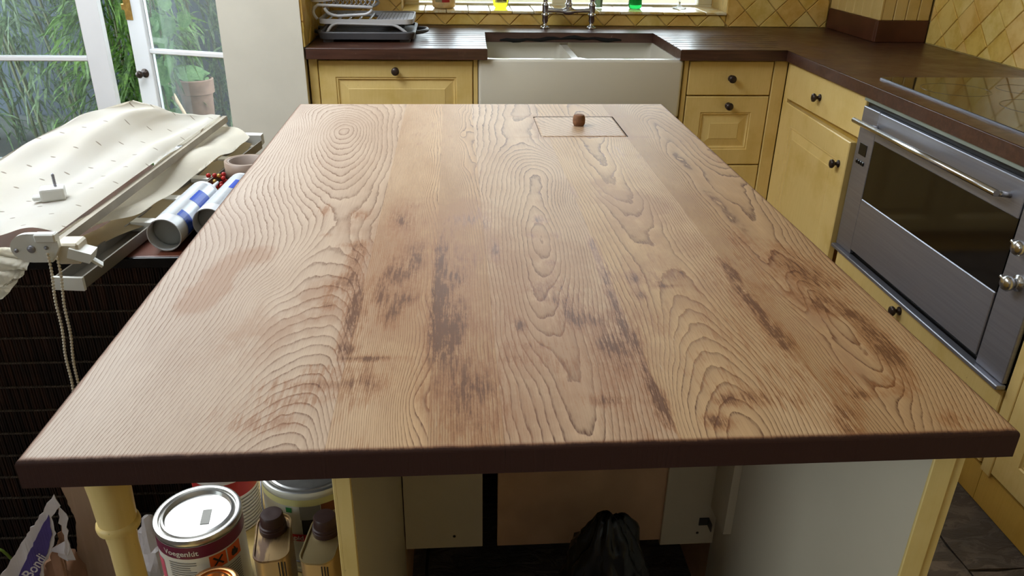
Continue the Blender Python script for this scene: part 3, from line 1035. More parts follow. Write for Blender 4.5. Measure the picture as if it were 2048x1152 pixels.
# ------------------------------------------------------------------ island table: figure of the boards
# growth-ring heights (x mm, y mm, ring number) sampled on each board of the top, left to right
GRAIN = [
 [(-263,1850,0),(-249,1849,1),(-250,1820,1),(-259,1808,1),(-270,1820,1),(-277,1850,1),(-275,1873,1),(-266,1883,1),(-255,1873,1),(-225,1849,3),(-228,1748,3),(-250,1709,3),(-278,1749,3),(-300,1850,3),(-297,1925,3),(-273,1958,3),(-242,1925,3),(-209,1849,5),(-211,1662,5),(-239,1594,5),(-280,1663,5),(-316,1850,5),(-313,1962,5),(-278,2012,5),(-233,1961,5),(-195,1849,7),(-196,1575,7),(-229,1482,7),(-279,1576,7),(-330,1850,7),(-328,1999,7),(-283,2068,7),(-225,1999,7),(-202,1372,9),(-244,1413,9),(-173,1441,9),(-393,2040,12.1),(-417,2040,19.1),(-353,1850,11.4),(-388,1851,16.1),(-411,1851,20.7),(-334,1610,11.4),(-370,1611,16.1),(-406,1612,20.7),(-271,1357,11.1),(-316,1358,14.6),(-360,1359,18),(-413,1361,21.5),(-191,2039,9),(-169,1849,9.5),(-148,1607,10),(-141,1410,11),(-146,1301,11),(-192,1290,9.6),(-233,1279,11),(-180,1185,9.5),(-154,1163,11),(-247,1166,13),(-294,1167,17),(-349,1169,22),(-395,1171,26),(-185,1094,8.6),(-230,1056,8.6),(-154,1067,8.6),(-265,954,8.6),(-132,972,8.6),(-178,1040,7.6),(-221,1004,7.6),(-148,1015,7.6),(-177,993,6.6),(-219,960,6.6),(-149,970,6.6),(-252,873,6.6),(-129,888,6.6),(-175,957,5.6),(-216,926,5.6),(-148,935,5.6),(-173,926,4.6),(-212,897,4.6),(-147,905,4.6),(-245,819,4.6),(-129,832,4.6),(-169,894,3.6),(-208,866,3.6),(-145,874,3.6),(-167,859,2.6),(-205,834,2.6),(-144,841,2.6),(-236,764,2.6),(-128,775,2.6),(-166,830,1.6),(-203,805,1.6),(-143,812,1.6),(-166,796,0.6),(-201,773,0.6),(-144,779,0.6),(-231,711,0.6),(-130,721,0.6),(-166,775,-0.4),(-201,753,-0.4),(-145,759,-0.4),(-166,752,-1.4),(-200,731,-1.4),(-146,736,-1.4),(-229,674,-1.4),(-133,683,-1.4),(-166,724,-2.4),(-199,704,-2.4),(-146,709,-2.4),(-166,703,-3.4),(-199,684,-3.4),(-147,689,-3.4),(-226,633,-3.4),(-136,640,-3.4),(-167,683,-4.4),(-198,665,-4.4),(-148,670,-4.4),(-169,665,-5.4),(-200,648,-5.4),(-150,653,-5.4),(-169,642,-6.4),(-200,626,-6.4),(-151,630,-6.4),(-398,1022,29),(-352,1020,23.7),(-306,1019,18.3),(-260,1017,13),(-401,903,31),(-361,901,25.3),(-322,900,19.7),(-282,898,14),(-403,805,32),(-368,803,26),(-333,802,20),(-298,800,14),(-405,723,33),(-374,722,26.7),(-342,720,20.3),(-311,719,14),(-413,654,34),(-383,652,27.3),(-353,651,20.7),(-322,649,14)],
 [(-128,640,0),(-99,639,7),(-71,637,15),(-56,637,18.5),(-47,636,19.5),(-32,635,20.5),(-130,710,0.5),(-101,709,7.5),(-72,708,15.5),(-58,707,19),(-48,707,21),(-33,706,21),(-131,816,-0.6),(-101,815,6.4),(-72,814,14.4),(-57,813,17.9),(-47,813,18.9),(-32,812,19.9),(-131,949,0.3),(-101,948,7.3),(-71,947,15.3),(-56,946,18.8),(-46,946,20.8),(-31,945,20.8),(-132,1122,1),(-102,1121,8),(-71,1120,16),(-56,1119,19.5),(-46,1119,20.5),(-31,1118,21.5),(-140,1354,0.2),(-107,1353,8.2),(-74,1352,17.4),(-58,1352,21.5),(-47,1352,22.6),(-30,1351,23.8),(-149,1684,-0.8),(-114,1683,7.2),(-79,1683,16.4),(-62,1683,20.5),(-50,1682,21.6),(-32,1682,22.8),(-158,2039,0),(-122,2039,8),(-86,2039,17.2),(-67,2039,21.3),(-55,2039,22.4),(-37,2039,23.6)],
 [(-32,635,0),(-8,634,5),(17,633,10.5),(42,632,14),(-33,725,0),(-8,724,5),(17,723,10.5),(42,722,14),(-33,836,0),(-8,835,5),(17,834,10.5),(43,833,14),(-31,976,0),(-6,975,5),(18,974,10.5),(44,973,14),(-30,1159,0),(-5,1158,5),(19,1158,10.5),(45,1157,14),(-30,1351,0),(-6,1351,6.5),(18,1350,12),(42,1349,14),(-32,1569,0),(-9,1569,8.5),(15,1568,14),(39,1568,14),(-34,1810,0),(-12,1810,10),(11,1810,15.5),(34,1810,14),(-37,2067,0),(-17,2067,8),(4,2067,13.5),(26,2067,14)],
 [(133,1154,0),(116,1155,1),(152,1153,1),(141,1294,1),(126,1029,1),(102,1134,2),(159,1112,2),(149,1504,2),(162,1403,2),(125,955,2),(106,955,2),(92,1155,3.2),(172,1153,3.2),(119,1404,3.2),(184,1433,3.2),(89,911,3.2),(136,881,3.2),(74,1156,5),(187,1174,5),(96,1405,5),(205,1565,5),(75,884,5),(159,880,5),(79,807,5),(60,1156,6.5),(197,1131,6.5),(77,1405,6.5),(59,884,6.5),(174,853,6.5),(141,1680,6.5),(77,720,6.5),(47,1116,8),(205,1111,8),(52,1377,8),(45,833,8),(185,779,8),(106,1856,8),(54,674,8),(42,640,9),(59,639,8),(84,638,6.5),(104,637,5.2),(129,636,4.5),(154,635,6),(180,633,9),(210,632,13),(44,722,9),(93,720,5.6),(120,718,4.2),(148,717,4.6),(181,716,8),(213,714,12.5),(108,806,4),(138,805,3.6),(210,802,11.5),(45,942,8.5),(217,936,11),(43,1349,9.5),(206,1345,8),(221,1345,10),(36,1681,11),(69,1681,9.5),(108,1680,7.5),(163,1679,6.5),(196,1679,8),(220,1679,9.5),(32,2038,12),(90,2038,9.5),(143,2038,7.5),(195,2038,7),(215,2038,8)],
 [(328,1998,-1),(323,1844,0),(312,1706,1),(288,1854,1),(347,1807,1),(313,1497,2),(274,1678,2),(335,1563,2),(304,1264,3.3),(261,1401,3.3),(344,1342,3.3),(313,1068,4.2),(268,1108,4.2),(341,1030,4.2),(311,948,3.3),(275,876,3.3),(337,873,3.3),(253,800,3.3),(304,896,2.3),(262,811,2.3),(335,808,2.3),(239,733,2.3),(307,836,1.3),(264,776,1.3),(334,751,1.3),(236,693,1.3),(301,776,0.3),(262,727,0.3),(329,689,0.3),(240,656,0.3),(289,722,-0.7),(269,682,-0.7),(320,644,-0.7),(248,630,-0.7),(282,663,-2),(264,625,-2),(303,619,-2),(210,624,5),(225,623,2),(338,618,2.5),(368,616,6),(396,615,10),(214,714,6.5),(228,713,4),(364,707,4.5),(380,707,6.5),(400,706,10),(213,826,8),(234,825,6),(358,820,4.5),(383,819,7.5),(403,818,11),(212,1000,8.5),(231,999,6.5),(360,995,6),(382,994,9),(402,993,12),(216,1242,8.5),(235,1241,6),(364,1238,6),(381,1237,9),(403,1237,12),(221,1565,8),(236,1564,5),(357,1562,4.5),(388,1562,9),(402,1561,12),(216,2010,5),(258,2010,2),(395,2009,3),(408,2009,6),(423,2009,9)],
 [(396,615,0),(424,613,5),(454,612,9),(485,610,11),(520,609,15),(556,607,19),(402,706,0),(425,705,5),(453,703,8),(487,702,8.5),(515,700,11),(560,698,16),(401,770,0),(425,769,5),(455,768,8),(484,766,7),(514,765,9),(562,763,15),(404,857,0),(430,856,5),(462,855,8),(488,853,6.5),(514,852,9),(563,850,14),(404,944,0),(429,943,6),(464,942,9),(492,941,7),(517,940,9),(566,938,14),(405,1065,0),(428,1064,6),(466,1063,9.5),(497,1062,9),(528,1061,11),(567,1059,14),(402,1213,0),(426,1212,6),(469,1211,10),(503,1210,9.5),(538,1209,10),(568,1208,12.5),(403,1398,0),(429,1397,6),(467,1396,10),(501,1396,9),(535,1395,9),(567,1394,10),(405,1636,0),(432,1636,6),(471,1635,10),(509,1634,9),(567,1634,7),(421,1955,0),(449,1954,5),(482,1954,8),(520,1954,8),(566,1954,6)],
]
STAIN = [(-26,1080,6,60,1.1),(-26,945,6,60,1.1),(-28,848,7,40,1.1),(-8,1008,18,30,0.6),(-10,901,16,40,0.9),(-14,823,14,25,0.7),(-96,1251,14,30,0.6),(-64,1081,12,60,0.8),(-87,1036,14,35,0.7),(-78,947,18,30,0.8),(-87,890,12,25,0.5),(-108,987,10,40,0.45),(-106,739,20,30,0.6),(22,1247,25,30,0.5),(12,1117,30,40,0.4),(-152,1112,10,40,1),(-148,1013,9,30,0.9),(-136,949,8,40,1),(-136,879,8,35,1),(-135,816,10,12,1.1),(-106,795,26,4,1),(-172,998,10,25,0.7),(-172,936,12,15,0.7),(-182,894,10,10,0.3),(-164,741,40,10,0.55),(-175,712,30,8,0.5),(-152,772,20,10,0.5),(141,1244,10,16,1),(119,1176,8,12,0.5),(158,1175,7,10,0.5),(138,1065,7,9,0.7),(117,979,20,16,0.7),(130,939,16,10,0.5),(149,881,14,18,0.8),(147,909,10,12,0.5),(58,1115,6,40,0.8),(51,1223,6,25,0.6),(77,870,6,14,1),(83,819,20,8,0.5),(179,815,12,20,0.7),(158,697,14,8,0.8),(181,879,12,14,0.4),(65,785,14,8,0.45),(213,1110,5,50,0.9),(210,983,5,40,0.9),(207,878,5,40,1.1),(214,826,7,25,1),(213,735,5,40,1),(213,676,6,25,1.3),(219,1373,4,60,0.6),(250,1007,9,16,0.9),(249,950,8,16,0.7),(290,1006,25,18,0.5),(294,977,12,4,0.8),(192,802,8,40,0.7),(324,1022,9,18,0.5),(401,1028,6,30,1),(395,944,5,40,0.9),(396,871,6,40,0.9),(398,818,10,25,0.8),(407,960,20,50,0.3),(479,926,20,30,0.5),(505,1024,25,40,0.55),(493,910,14,18,0.6),(517,880,10,10,0.8),(520,839,12,40,0.9),(514,777,14,30,0.9),(430,714,10,25,0.5),(403,658,12,14,0.9),(399,631,9,9,0.9),(267,651,12,10,0.9),(309,695,20,12,0.5),(285,691,8,8,0.7),(258,656,10,10,0.5),(520,989,20,25,0.4),(443,694,16,5,0.6),(350,688,30,10,0.4),(492,712,20,20,0.5),(510,644,14,14,0.5),(454,1166,18,40,0.45),(505,1101,18,40,0.4),(-91,1161,30,90,0.3),(2,887,40,160,0.3),(-11,745,36,60,0.42),(17,733,20,30,0.4),(5,659,20,30,0.4),(117,882,60,120,0.18),(35,657,12,40,0.3),(129,782,40,20,0.25),(442,869,60,140,0.22),(240,877,30,60,0.25),(311,874,30,60,0.15),(179,736,20,80,0.3),(-277,1574,10,20,0.25),(-74,1325,14,12,0.5),(-228,1304,8,20,0.45),(-165,1277,12,20,0.5),(-211,1186,10,8,0.4),(-175,1143,16,10,0.3),(-83,1811,14,14,0.35),(-182,668,30,14,0.3),(-226,687,40,20,0.25)]
TINT = [(40,1000,150,260,.75),(130,760,120,150,.35),(330,1100,70,200,.4),(470,900,60,260,.5),(-85,1150,45,200,.5),(199,1890,9,120,.9),(405,1890,9,120,.9),(300,1788,130,9,.9),(300,1994,130,9,.9),(-304,1108,22,28,1),(-329,1090,18,30,0.9),(-340,1020,18,40,0.9),(-344,965,24,35,1),(307,1343,40,80,0.6),(332,1289,26,40,0.5),(276,1431,20,30,0.4),(-178,951,30,60,0.45),(-239,896,40,60,0.3),(-258,822,40,60,0.35),(14,1297,26,60,0.55),(295,1904,130,60,0.25),(462,1396,60,150,0.3),(-328,825,30,40,0.3),(-180,1253,30,60,0.3)]

BX = [-0.4175, -0.131, -0.032, 0.0435, 0.217, 0.401, 0.5725]
TY0, TY1 = 0.6205, 2.142
TB = 0.868
HOLE = (0.1985, 0.4050, 1.789, 1.991)


def tps(P, sv=0.38, lam=2e-4):
    A = np.array(P, float)
    X = np.c_[A[:, 0] / 1000, A[:, 1] / 1000 * sv]
    L = A[:, 2]
    n = len(X)
    d2 = ((X[:, None] - X[None]) ** 2).sum(-1)
    K = 0.5 * d2 * np.log(d2 + 1e-12)
    K += np.eye(n) * lam
    Pm = np.c_[np.ones(n), X]
    S = np.block([[K, Pm], [Pm.T, np.zeros((3, 3))]])
    w = np.linalg.solve(S, np.r_[L, np.zeros(3)])

    def ev(u, v):
        q = np.c_[u, v * sv]
        out = np.empty(len(q))
        for i in range(0, len(q), 4000):
            d = ((q[i:i + 4000, None] - X[None]) ** 2).sum(-1)
            out[i:i + 4000] = (0.5 * d * np.log(d + 1e-12)) @ w[:n] + w[n] + q[i:i + 4000] @ w[n + 1:]
        return out
    return ev


def blobs(B, u, v):
    s = np.zeros(len(u))
    for x, y, a, b, k in B:
        s += 1.15 * k * np.exp(-(((u - x / 1000) / (a / 1000 * 1.35)) ** 2 + ((v - y / 1000) / (b / 1000 * 1.35)) ** 2))
    return s


def lines(a, b, step, extra=()):
    n = max(2, int(round((b - a) / step)) + 1)
    s = set(round(x, 5) for x in np.linspace(a, b, n))
    for e in extra:
        if a < e < b: s.add(round(e, 5))
    return np.array(sorted(s))


def set_attr(me, name, arr):
    at = me.attributes.new(name, 'FLOAT', 'POINT')
    at.data.foreach_set('value', np.asarray(arr, dtype=np.float32))


def wood_plate(name, us, vs, ring, stain, tint, outer, ztop, zbot, hole=None, r=0.005):
    """plank with a finely sampled top face; outer = (left, right, front, back) flags for rounded outside edges"""
    nu, nv = len(us), len(vs)
    U, V = np.meshgrid(us, vs, indexing='ij')
    d = np.full(U.shape, 1.0)
    if outer[0]: d = np.minimum(d, U - us[0])
    if outer[1]: d = np.minimum(d, us[-1] - U)
    if outer[2]: d = np.minimum(d, V - vs[0])
    if outer[3]: d = np.minimum(d, vs[-1] - V)
    q = np.clip(r - d, 0, r)
    Zt = ztop - r + np.sqrt(np.maximum(0, r * r - q * q))
    Zt[d <= 1e-6] = ztop - r
    co = np.c_[U.ravel(), V.ravel(), Zt.ravel()]
    idx = np.arange(nu * nv).reshape(nu, nv)
    faces = []
    for i in range(nu - 1):
        for j in range(nv - 1):
            if hole and hole[0] - 1e-6 <= us[i] and us[i + 1] <= hole[1] + 1e-6 and hole[2] - 1e-6 <= vs[j] and vs[j + 1] <= hole[3] + 1e-6: continue
            faces.append((idx[i, j], idx[i + 1, j], idx[i + 1, j + 1], idx[i, j + 1]))
    ring_v = ring(co[:, 0], co[:, 1])
    st = blobs(stain, co[:, 0], co[:, 1])
    ti = blobs(tint, co[:, 0], co[:, 1])
    sheen_v = np.clip((-.05 - co[:, 0]) / .34, 0, 1) ** 1.1  # painted daylight sheen, rising towards the left edge
    ed = np.clip(1 - d.ravel() / 0.013, 0, 1)
    # skirt
    per = [idx[i, 0] for i in range(nu)] + [idx[nu - 1, j] for j in range(1, nv)] + [idx[i, nv - 1] for i in range(nu - 2, -1, -1)] + [idx[0, j] for j in range(nv - 2, 0, -1)]
    base = len(co)
    low = co[per].copy()
    low[:, 2] = zbot
    co = np.r_[co, low]
    n = len(per)
    for k in range(n):
        k2 = (k + 1) % n
        faces.append((per[k], base + k, base + k2, per[k2]))
    faces.append(tuple(base + k for k in range(n))[::-1])
    ring_v = np.r_[ring_v, ring_v[per]]
    st = np.r_[st, st[per] * 0]
    ti = np.r_[ti, ti[per] * 0]
    sheen_v = np.r_[sheen_v, sheen_v[per]]
    ed = np.r_[ed, np.ones(n)]
    me = bpy.data.meshes.new(name)
    me.from_pydata(co.tolist(), [], [tuple(int(x) for x in f) for f in faces])
    me.update()
    set_attr(me, 'ring', ring_v)
    set_attr(me, 'stain', st)
    set_attr(me, 'tint', ti)
    set_attr(me, 'edge', ed)
    set_attr(me, 'sheen', sheen_v)
    return me


def table_wood(name, light, mid, linec, resid):
    t = NT(name)
    v_w = t.obj(1, .30, 1)
    wob = t.noise(v_w, 22, 2, .5)
    wob2 = t.noise(t.obj(1, .35, 1), 110, 2, .5)
    F = t.math('ADD', t.attr('ring'), t.math('MULTIPLY', t.math('SUBTRACT', wob, .5), 1.2))
    F = t.math('ADD', F, t.math('MULTIPLY', t.math('SUBTRACT', wob2, .5), .26))
    wob3 = t.noise(t.obj(1, .4, 1), 55, 2, .5)
    F = t.math('ADD', F, t.math('MULTIPLY', t.math('SUBTRACT', wob3, .5), .55))
    fr = t.math('FRACT', F)
    ln = t.math('MULTIPLY', t.rng(fr, .70, .94), t.rng(fr, .95, 1.0, 1, 0))
    broad = t.math('MULTIPLY', t.rng(fr, 0.0, .95, 0, 1, smooth=False), t.rng(fr, .95, 1.0, 1, 0))
    pore = t.noise(t.obj(700, 55, 1), 1.0, 2, .6)
    pore = t.rng(pore, .38, .62, .42, 1)
    fib = t.noise(t.obj(900, 14, 1), 1.0, 3, .6)
    big = t.noise(t.obj(1, .35, 1), 7.0, 4, .6)
    amp = t.rng(t.noise(t.obj(1, .3, 1), 16.0, 2, .5), .32, .68, .5, 1.0)
    c = t.mix(t.rng(big, .3, .7), light, mid)
    # daylight sheen painted into the colour, paler towards the garden side
    c = t.mix(t.math('MULTIPLY', t.attr('sheen'), .85), c, t.mix(t.rng(big, .3, .7), C(208, 194, 182), C(194, 178, 166)))
    c = t.mix(t.math('MULTIPLY', broad, .26), c, linec)
    c = t.mix(t.math('MULTIPLY', t.math('MULTIPLY', ln, pore), t.math('MULTIPLY', amp, 1.0)), c, linec)
    c = t.mix(t.rng(fib, .35, .7, 0, .16), c, linec)
    n0t = t.noise(t.obj(1, .6, 1), 22.0, 4, .65)
    # smooth warm water marks, then old varnish left in the grain
    c = t.mix(t.math('MULTIPLY', t.rng(t.math('MULTIPLY', t.attr('tint'), t.rng(n0t, .3, .7, .5, 1.35)), .25, .85), .42), c, C(148, 106, 78))
    n3 = t.noise(t.obj(240, 18, 1), 1.0, 6, .75)
    n4 = t.noise(t.obj(1, .45, 1), 55.0, 7, .8)
    s = t.math('MULTIPLY', t.attr('stain'), t.math('ADD', t.rng(n3, .36, .64, .1, 1.15), t.rng(n4, .38, .62, 0, .75)))
    s = t.math('ADD', s, t.math('MULTIPLY', t.math('MULTIPLY', ln, .45), t.attr('stain')))
    # faint varnish residue all over, strongest where the board was worked most
    res = t.math('MULTIPLY', t.math('MULTIPLY', t.rng(n3, .42, .68), t.rng(t.noise(t.obj(1, .45, 1), 9.0, 4, .65), .42, .68)), resid)
    s = t.math('ADD', s, res)
    s = t.math('ADD', s, t.math('MULTIPLY', t.math('MULTIPLY', res, ln), .8))
    sm = t.rng(s, .15, .8)
    c = t.mix(t.math('MULTIPLY', sm, .55), c, C(140, 86, 44))
    c = t.mix(t.math('MULTIPLY', t.rng(s, .62, 1.7), .72), c, C(80, 44, 22))
    # scratches: short pale flecks along the grain
    fl = t.noise(t.obj(260, 30, 1), 1.0, 2, .5)
    c = t.mix(t.math('MULTIPLY', t.rng(fl, .72, .80), .35), c, C(206, 186, 160))
    e = t.math('ADD', t.attr('edge'), t.math('MULTIPLY', t.math('SUBTRACT', n4, .5), .45))
    c = t.mix(t.rng(e, .35, .75, 0, .7), c, C(120, 78, 54))
    c = t.mix(t.rng(e, .62, .9), c, C(60, 38, 32))
    rg = t.math('SUBTRACT', .56, t.math('MULTIPLY', sm, .08))
    h = t.math('SUBTRACT', t.math('MULTIPLY', fib, .3), t.math('MULTIPLY', ln, pore))
    t.bump(h, .12, .0012)
    return t.base(c, rg, 0, .16)


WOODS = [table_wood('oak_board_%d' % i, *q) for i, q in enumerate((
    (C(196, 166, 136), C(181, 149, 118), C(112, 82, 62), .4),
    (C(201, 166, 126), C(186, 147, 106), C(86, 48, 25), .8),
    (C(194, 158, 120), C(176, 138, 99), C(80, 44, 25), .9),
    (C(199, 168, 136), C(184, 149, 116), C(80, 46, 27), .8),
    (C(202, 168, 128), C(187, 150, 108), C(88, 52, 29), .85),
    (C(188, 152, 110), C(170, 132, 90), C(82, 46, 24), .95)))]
isl = thing('kitchen_island', 'kitchen island with a worn, stripped oak plank top and yellow base', 'kitchen island', (0.077, 1.38, 0))
tt = obj('tabletop', bxm(BX[0] + .02, BX[-1] - .02, TY0 + .02, 1.785, TB - .0004, TB + .004), M['void'], isl, local=False)
tt['label'] = 'top of six oak planks with dark varnished edges'
for k in range(6):
    xa, xb = BX[k], BX[k + 1]
    if k > 0: xa += .00006
    if k < 5: xb -= .00006
    rr = (.0004, .0012, .0025, .0042)
    ex = [xa + e for e in rr] if k == 0 else ([xb - e for e in rr] if k == 5 else [])
    us = lines(xa, xb, .004, ex + list(HOLE[:2]))
    vs = lines(TY0, TY1, .0055, [TY0 + e for e in rr] + [TY1 - e for e in rr] + list(HOLE[2:]))
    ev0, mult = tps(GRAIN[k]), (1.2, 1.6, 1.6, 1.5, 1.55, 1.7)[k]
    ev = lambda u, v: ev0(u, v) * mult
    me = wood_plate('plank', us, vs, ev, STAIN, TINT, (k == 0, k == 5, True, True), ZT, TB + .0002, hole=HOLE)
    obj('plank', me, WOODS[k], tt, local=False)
for k in range(1, 6):
    for ya, yb in ((TY0 + .001, HOLE[2] - .006), (HOLE[3] + .006, TY1 - .001)):
        obj('glue_line', bxm(BX[k] - .0012, BX[k] + .0012, ya, yb, TB + .001, ZT - .0055), M['void'], tt, local=False)
# well under the hatch
bm = BM()
a, b, c_, d_ = HOLE
for q in ((a - .004, a, c_, d_), (b, b + .004, c_, d_), (a - .004, b + .004, c_ - .004, c_), (a - .004, b + .004, d_, d_ + .004)):
    box(bm, q[0], q[1], q[2], q[3], TB + .001, ZT - .0015)
box(bm, a, b, c_, d_, TB, TB + .006)
obj('hatch_well', bm, M['void'], tt, local=False)
# hatch lid with cork-like knob
hl = thing('hatch_lid', 'small square wooden lid with a stubby knob set into the oak top', 'lid', ((a + b) / 2, (c_ + d_) / 2, TB + .0065))
us = lines(a + .0016, b - .0016, .005)
vs = lines(c_ + .0016, d_ - .0016, .006)
me = wood_plate('lid_board', us, vs, lambda u, v: u * 62 + v * 30 + 1.2 * np.sin(v * 14), [(330, 1830, 30, 30, .25)], [(300, 1890, 110, 110, .35)], (True, True, True, True), ZT + .0006, TB + .0065, r=.002)
at = me.attributes['edge']
vals = np.empty(len(me.vertices), dtype=np.float32)
at.data.foreach_get('value', vals)
at.data.foreach_set('value', vals * .55)
obj('lid_board', me, WOODS[3], hl, local=False)
bm = BM()
kx, ky, kz = .303, 1.897, ZT + .0007
lathe(bm, [(0, 0), (.0125, .0003), (.0150, .005), (.0156, .012), (.0150, .020), (.0125, .0262), (.007, .028), (0, .0282)], 20, Matrix.Translation((kx, ky, kz)))
for v in bm.verts:
    aa = math.atan2(v.co.y - ky, v.co.x - kx)
    s = 1 - .05 * max(0, math.cos(aa * 4)) ** 6
    v.co.x = kx + (v.co.x - kx) * s
    v.co.y = ky + (v.co.y - ky) * s
obj('knob', bm, plain('cork_knob', C(128, 88, 60), .75, var=.3, scale=90, bump=.3, bscale=200), hl, local=False, smooth=True)

# base: open cupboard towards the viewer
M['melamine'] = plain('white_melamine', C(206, 192, 168), .5, var=.04, scale=4)
M['hardboard'] = plain('raw_hardboard', C(204, 164, 130), .7, var=.08, scale=12)
bs = tt   # (children of the island itself below)
YI = 0.655
o = obj('side_panel', bxm(-.129, -.114, YI + .004, 1.21, .0, TB - .001), M['melamine'], isl, local=False)
obj('edge_strip', bxm(-.1305, -.1145, YI, YI + .004, .0, TB - .001, .001), M['yellow'], o, local=False)
obj('outer_face', bxm(-.1335, -.129, YI, 2.09, .0, TB - .001, .001), M['yellow'], o, local=False)
o = obj('side_panel', bxm(.516, .540, YI + .004, 1.21, .0, TB - .001), M['melamine'], isl, local=False)
obj('edge_strip', bxm(.5155, .541, YI, YI + .004, .0, TB - .001, .001), M['yellow'], o, local=False)
obj('outer_face', bxm(.541, .557, YI + .006, 2.09, .0, TB - .001, .002), M['yellow'], o, local=False)
obj('back_post', bxm(.500, .5155, 1.12, 1.198, .30, TB - .001), M['melamine'], isl, local=False)
for xa, xb, za, mt in ((-.112, .041, .218, 'melamine'), (.071, .412, .212, 'hardboard'), (.405, .5150, .203, 'melamine')):
    yy = 1.198 if mt == 'melamine' else 1.204
    o = obj('back_panel', bxm(xa, xb, yy, yy + .012, za, TB - .001, .0008), M[mt], isl, local=False)
    if mt == 'melamine':
        bm = BM(); lathe(bm, [(0, 0), (.003, .0002), (.003, .001), (0, .0012)], 8, Matrix.Translation(((xa + xb) / 2 + .02, yy, za + .03)) @ Matrix.Rotation(math.radians(90), 4, 'X'))
        obj('screw', bm, M['knob'], o, local=False)
obj('rear_side', bxm(-.129, -.114, 1.22, 2.09, .0, TB - .001), M['hardboard'], isl, local=False)
obj('rear_side', bxm(.525, .540, 1.22, 2.09, .0, TB - .001), M['hardboard'], isl, local=False)
obj('rear_panel', bxm(-.129, .540, 2.075, 2.09, .0, TB - .001), M['yellow'], isl, local=False)
obj('rear_shelf', bxm(-.113, .524, 1.30, 2.07, .62, .636), M['hardboard'], isl, local=False)
for z in (.43, .263):
    bm = BM()
    box(bm, .480, .4998, 1.1955, 1.1978, z - .009, z + .009)
    box(bm, .4978, .4998, 1.176, 1.1955, z - .009, z + .009)
    obj('angle_bracket', bm, plain('grey_bracket', C(96, 92, 90), .4, .7), isl, local=False)
# turned leg at the open corner and the shelf between leg and cupboard
LX, LY = -.3655, .672
prof = [(0, TB - .001), (.024, TB - .001), (.0225, .845), (.0205, .82), (.0195, .79), (.0192, .783), (.0215, .781), (.0222, .777), (.0215, .773), (.0165, .770), (.0150, .75), (.0150, .70), (.0165, .60), (.0205, .50), (.022, .46), (.022, .42), (.018, .40), (.021, .39), (.018, .38), (.016, .30), (.0145, .10), (.018, .06), (.016, .02), (.011, 0), (0, 0)]
bm = BM(); lathe(bm, prof, 28, Matrix.Translation((LX, LY, 0)))
obj('turned_leg', bm, M['yellow'], isl, local=False, smooth=True)
bm = BM(); lathe(bm, prof, 20, Matrix.Translation((LX, 2.08, 0)))
obj('turned_leg', bm, M['yellow'], isl, local=False, smooth=True)
ZSH = 0.45
obj('shelf', bxm(-.456, -.134, .70, 1.27, ZSH - .018, ZSH, .002), M['yellow'], isl, local=False)
# bin bag in the cupboard
rb = random.Random(8)
bm = BM()
bmesh.ops.create_icosphere(bm, subdivisions=5, radius=1.0)
from mathutils import noise as mnoise
for v in bm.verts:
    p = v.co.copy()
    a = math.atan2(p.y, p.x)
    fold = abs(math.sin(a * 4.5 + 2.0 * mnoise.noise(p * 1.7))) ** .6
    cr = mnoise.noise(p * 3.1) * .14 + abs(mnoise.noise(p * 5.5 + Vector((4, 1, 0)))) * .16
    s = .90 + .12 * fold * (0.35 + max(0, p.z)) + cr - .10
    z = p.z
    zz = .215 + .215 * z * (1.0 + .10 * mnoise.noise(p * 2))
    if z < -.55: zz = max(zz, .004)
    k = .098 * s * (1 - .30 * max(0, z))
    v.co = Vector((p.x * k * 1.05, p.y * k, max(.003, zz + (.02 * fold if z > .5 else 0))))
t = NT('black_bin_liner')
M['binbag'] = t.base(t.mix(t.noise(t.obj(), 20, 3), C(9, 9, 11), C(15, 15, 17)), .25, 0, .35)
bag = obj('bin_bag', bm, M['binbag'], smooth='all')
bag.location = (.256, 1.03, 0.002)
tag(bag, 'crumpled black plastic bin bag inside the open island cupboard', 'bin bag')

# ------------------------------------------------------------------ dark reed chest at the left
CZ, CY0, CY1, CX0, CX1 = 0.82, 1.30, 1.85, -1.75, -0.455
t = NT('dark_reed')
n1 = t.noise(t.obj(140, 1, 5), 1.0, 4, .6)
n2 = t.noise(t.obj(), 5.0, 5, .65)
c = t.mix(t.rng(n1, .3, .7), C(26, 19, 17), C(66, 42, 32))
c = t.mix(t.rng(n2, .42, .62, 0, .75), c, C(18, 15, 15))
c = t.mix(t.rng(t.noise(t.obj(60, 1, 4), 1.0, 3, .7), .70, .78, 0, .4), c, C(120, 104, 92))
M['reed'] = t.base(c, .5, 0, .3)
M['redwood'] = plain('reddish_wood', C(92, 48, 32), .35, var=.3, scale=12)
M['stitch'] = plain('grey_stitch_wire', C(74, 66, 58), .5, var=.4, scale=160)
ch = thing('reed_chest', 'dark brown chest clad in stitched reeds left of the island', 'chest', ((CX0 + CX1) / 2, (CY0 + CY1) / 2, 0))
obj('body', bxm(CX0 + .002, CX1 - .002, CY0 + .008, CY1, .02, CZ - .016), M['void'], ch, local=False)
obj('lid', bxm(CX0, CX1, CY0 - .003, CY1 + .004, CZ - .018, CZ - .001, .004, 2), M['redwood'], ch, local=False)
obj('lid_edge', bxm(CX0, CX1, CY0 - .010, CY0 - .003, CZ - .020, CZ - .0005, .002, 2), plain('black_lacquer', C(20, 18, 18), .15, var=.1), ch, local=False)
bm = BM()
nr = 240
xs0, xs1 = -1.62, CX1
w = (xs1 - xs0) / nr
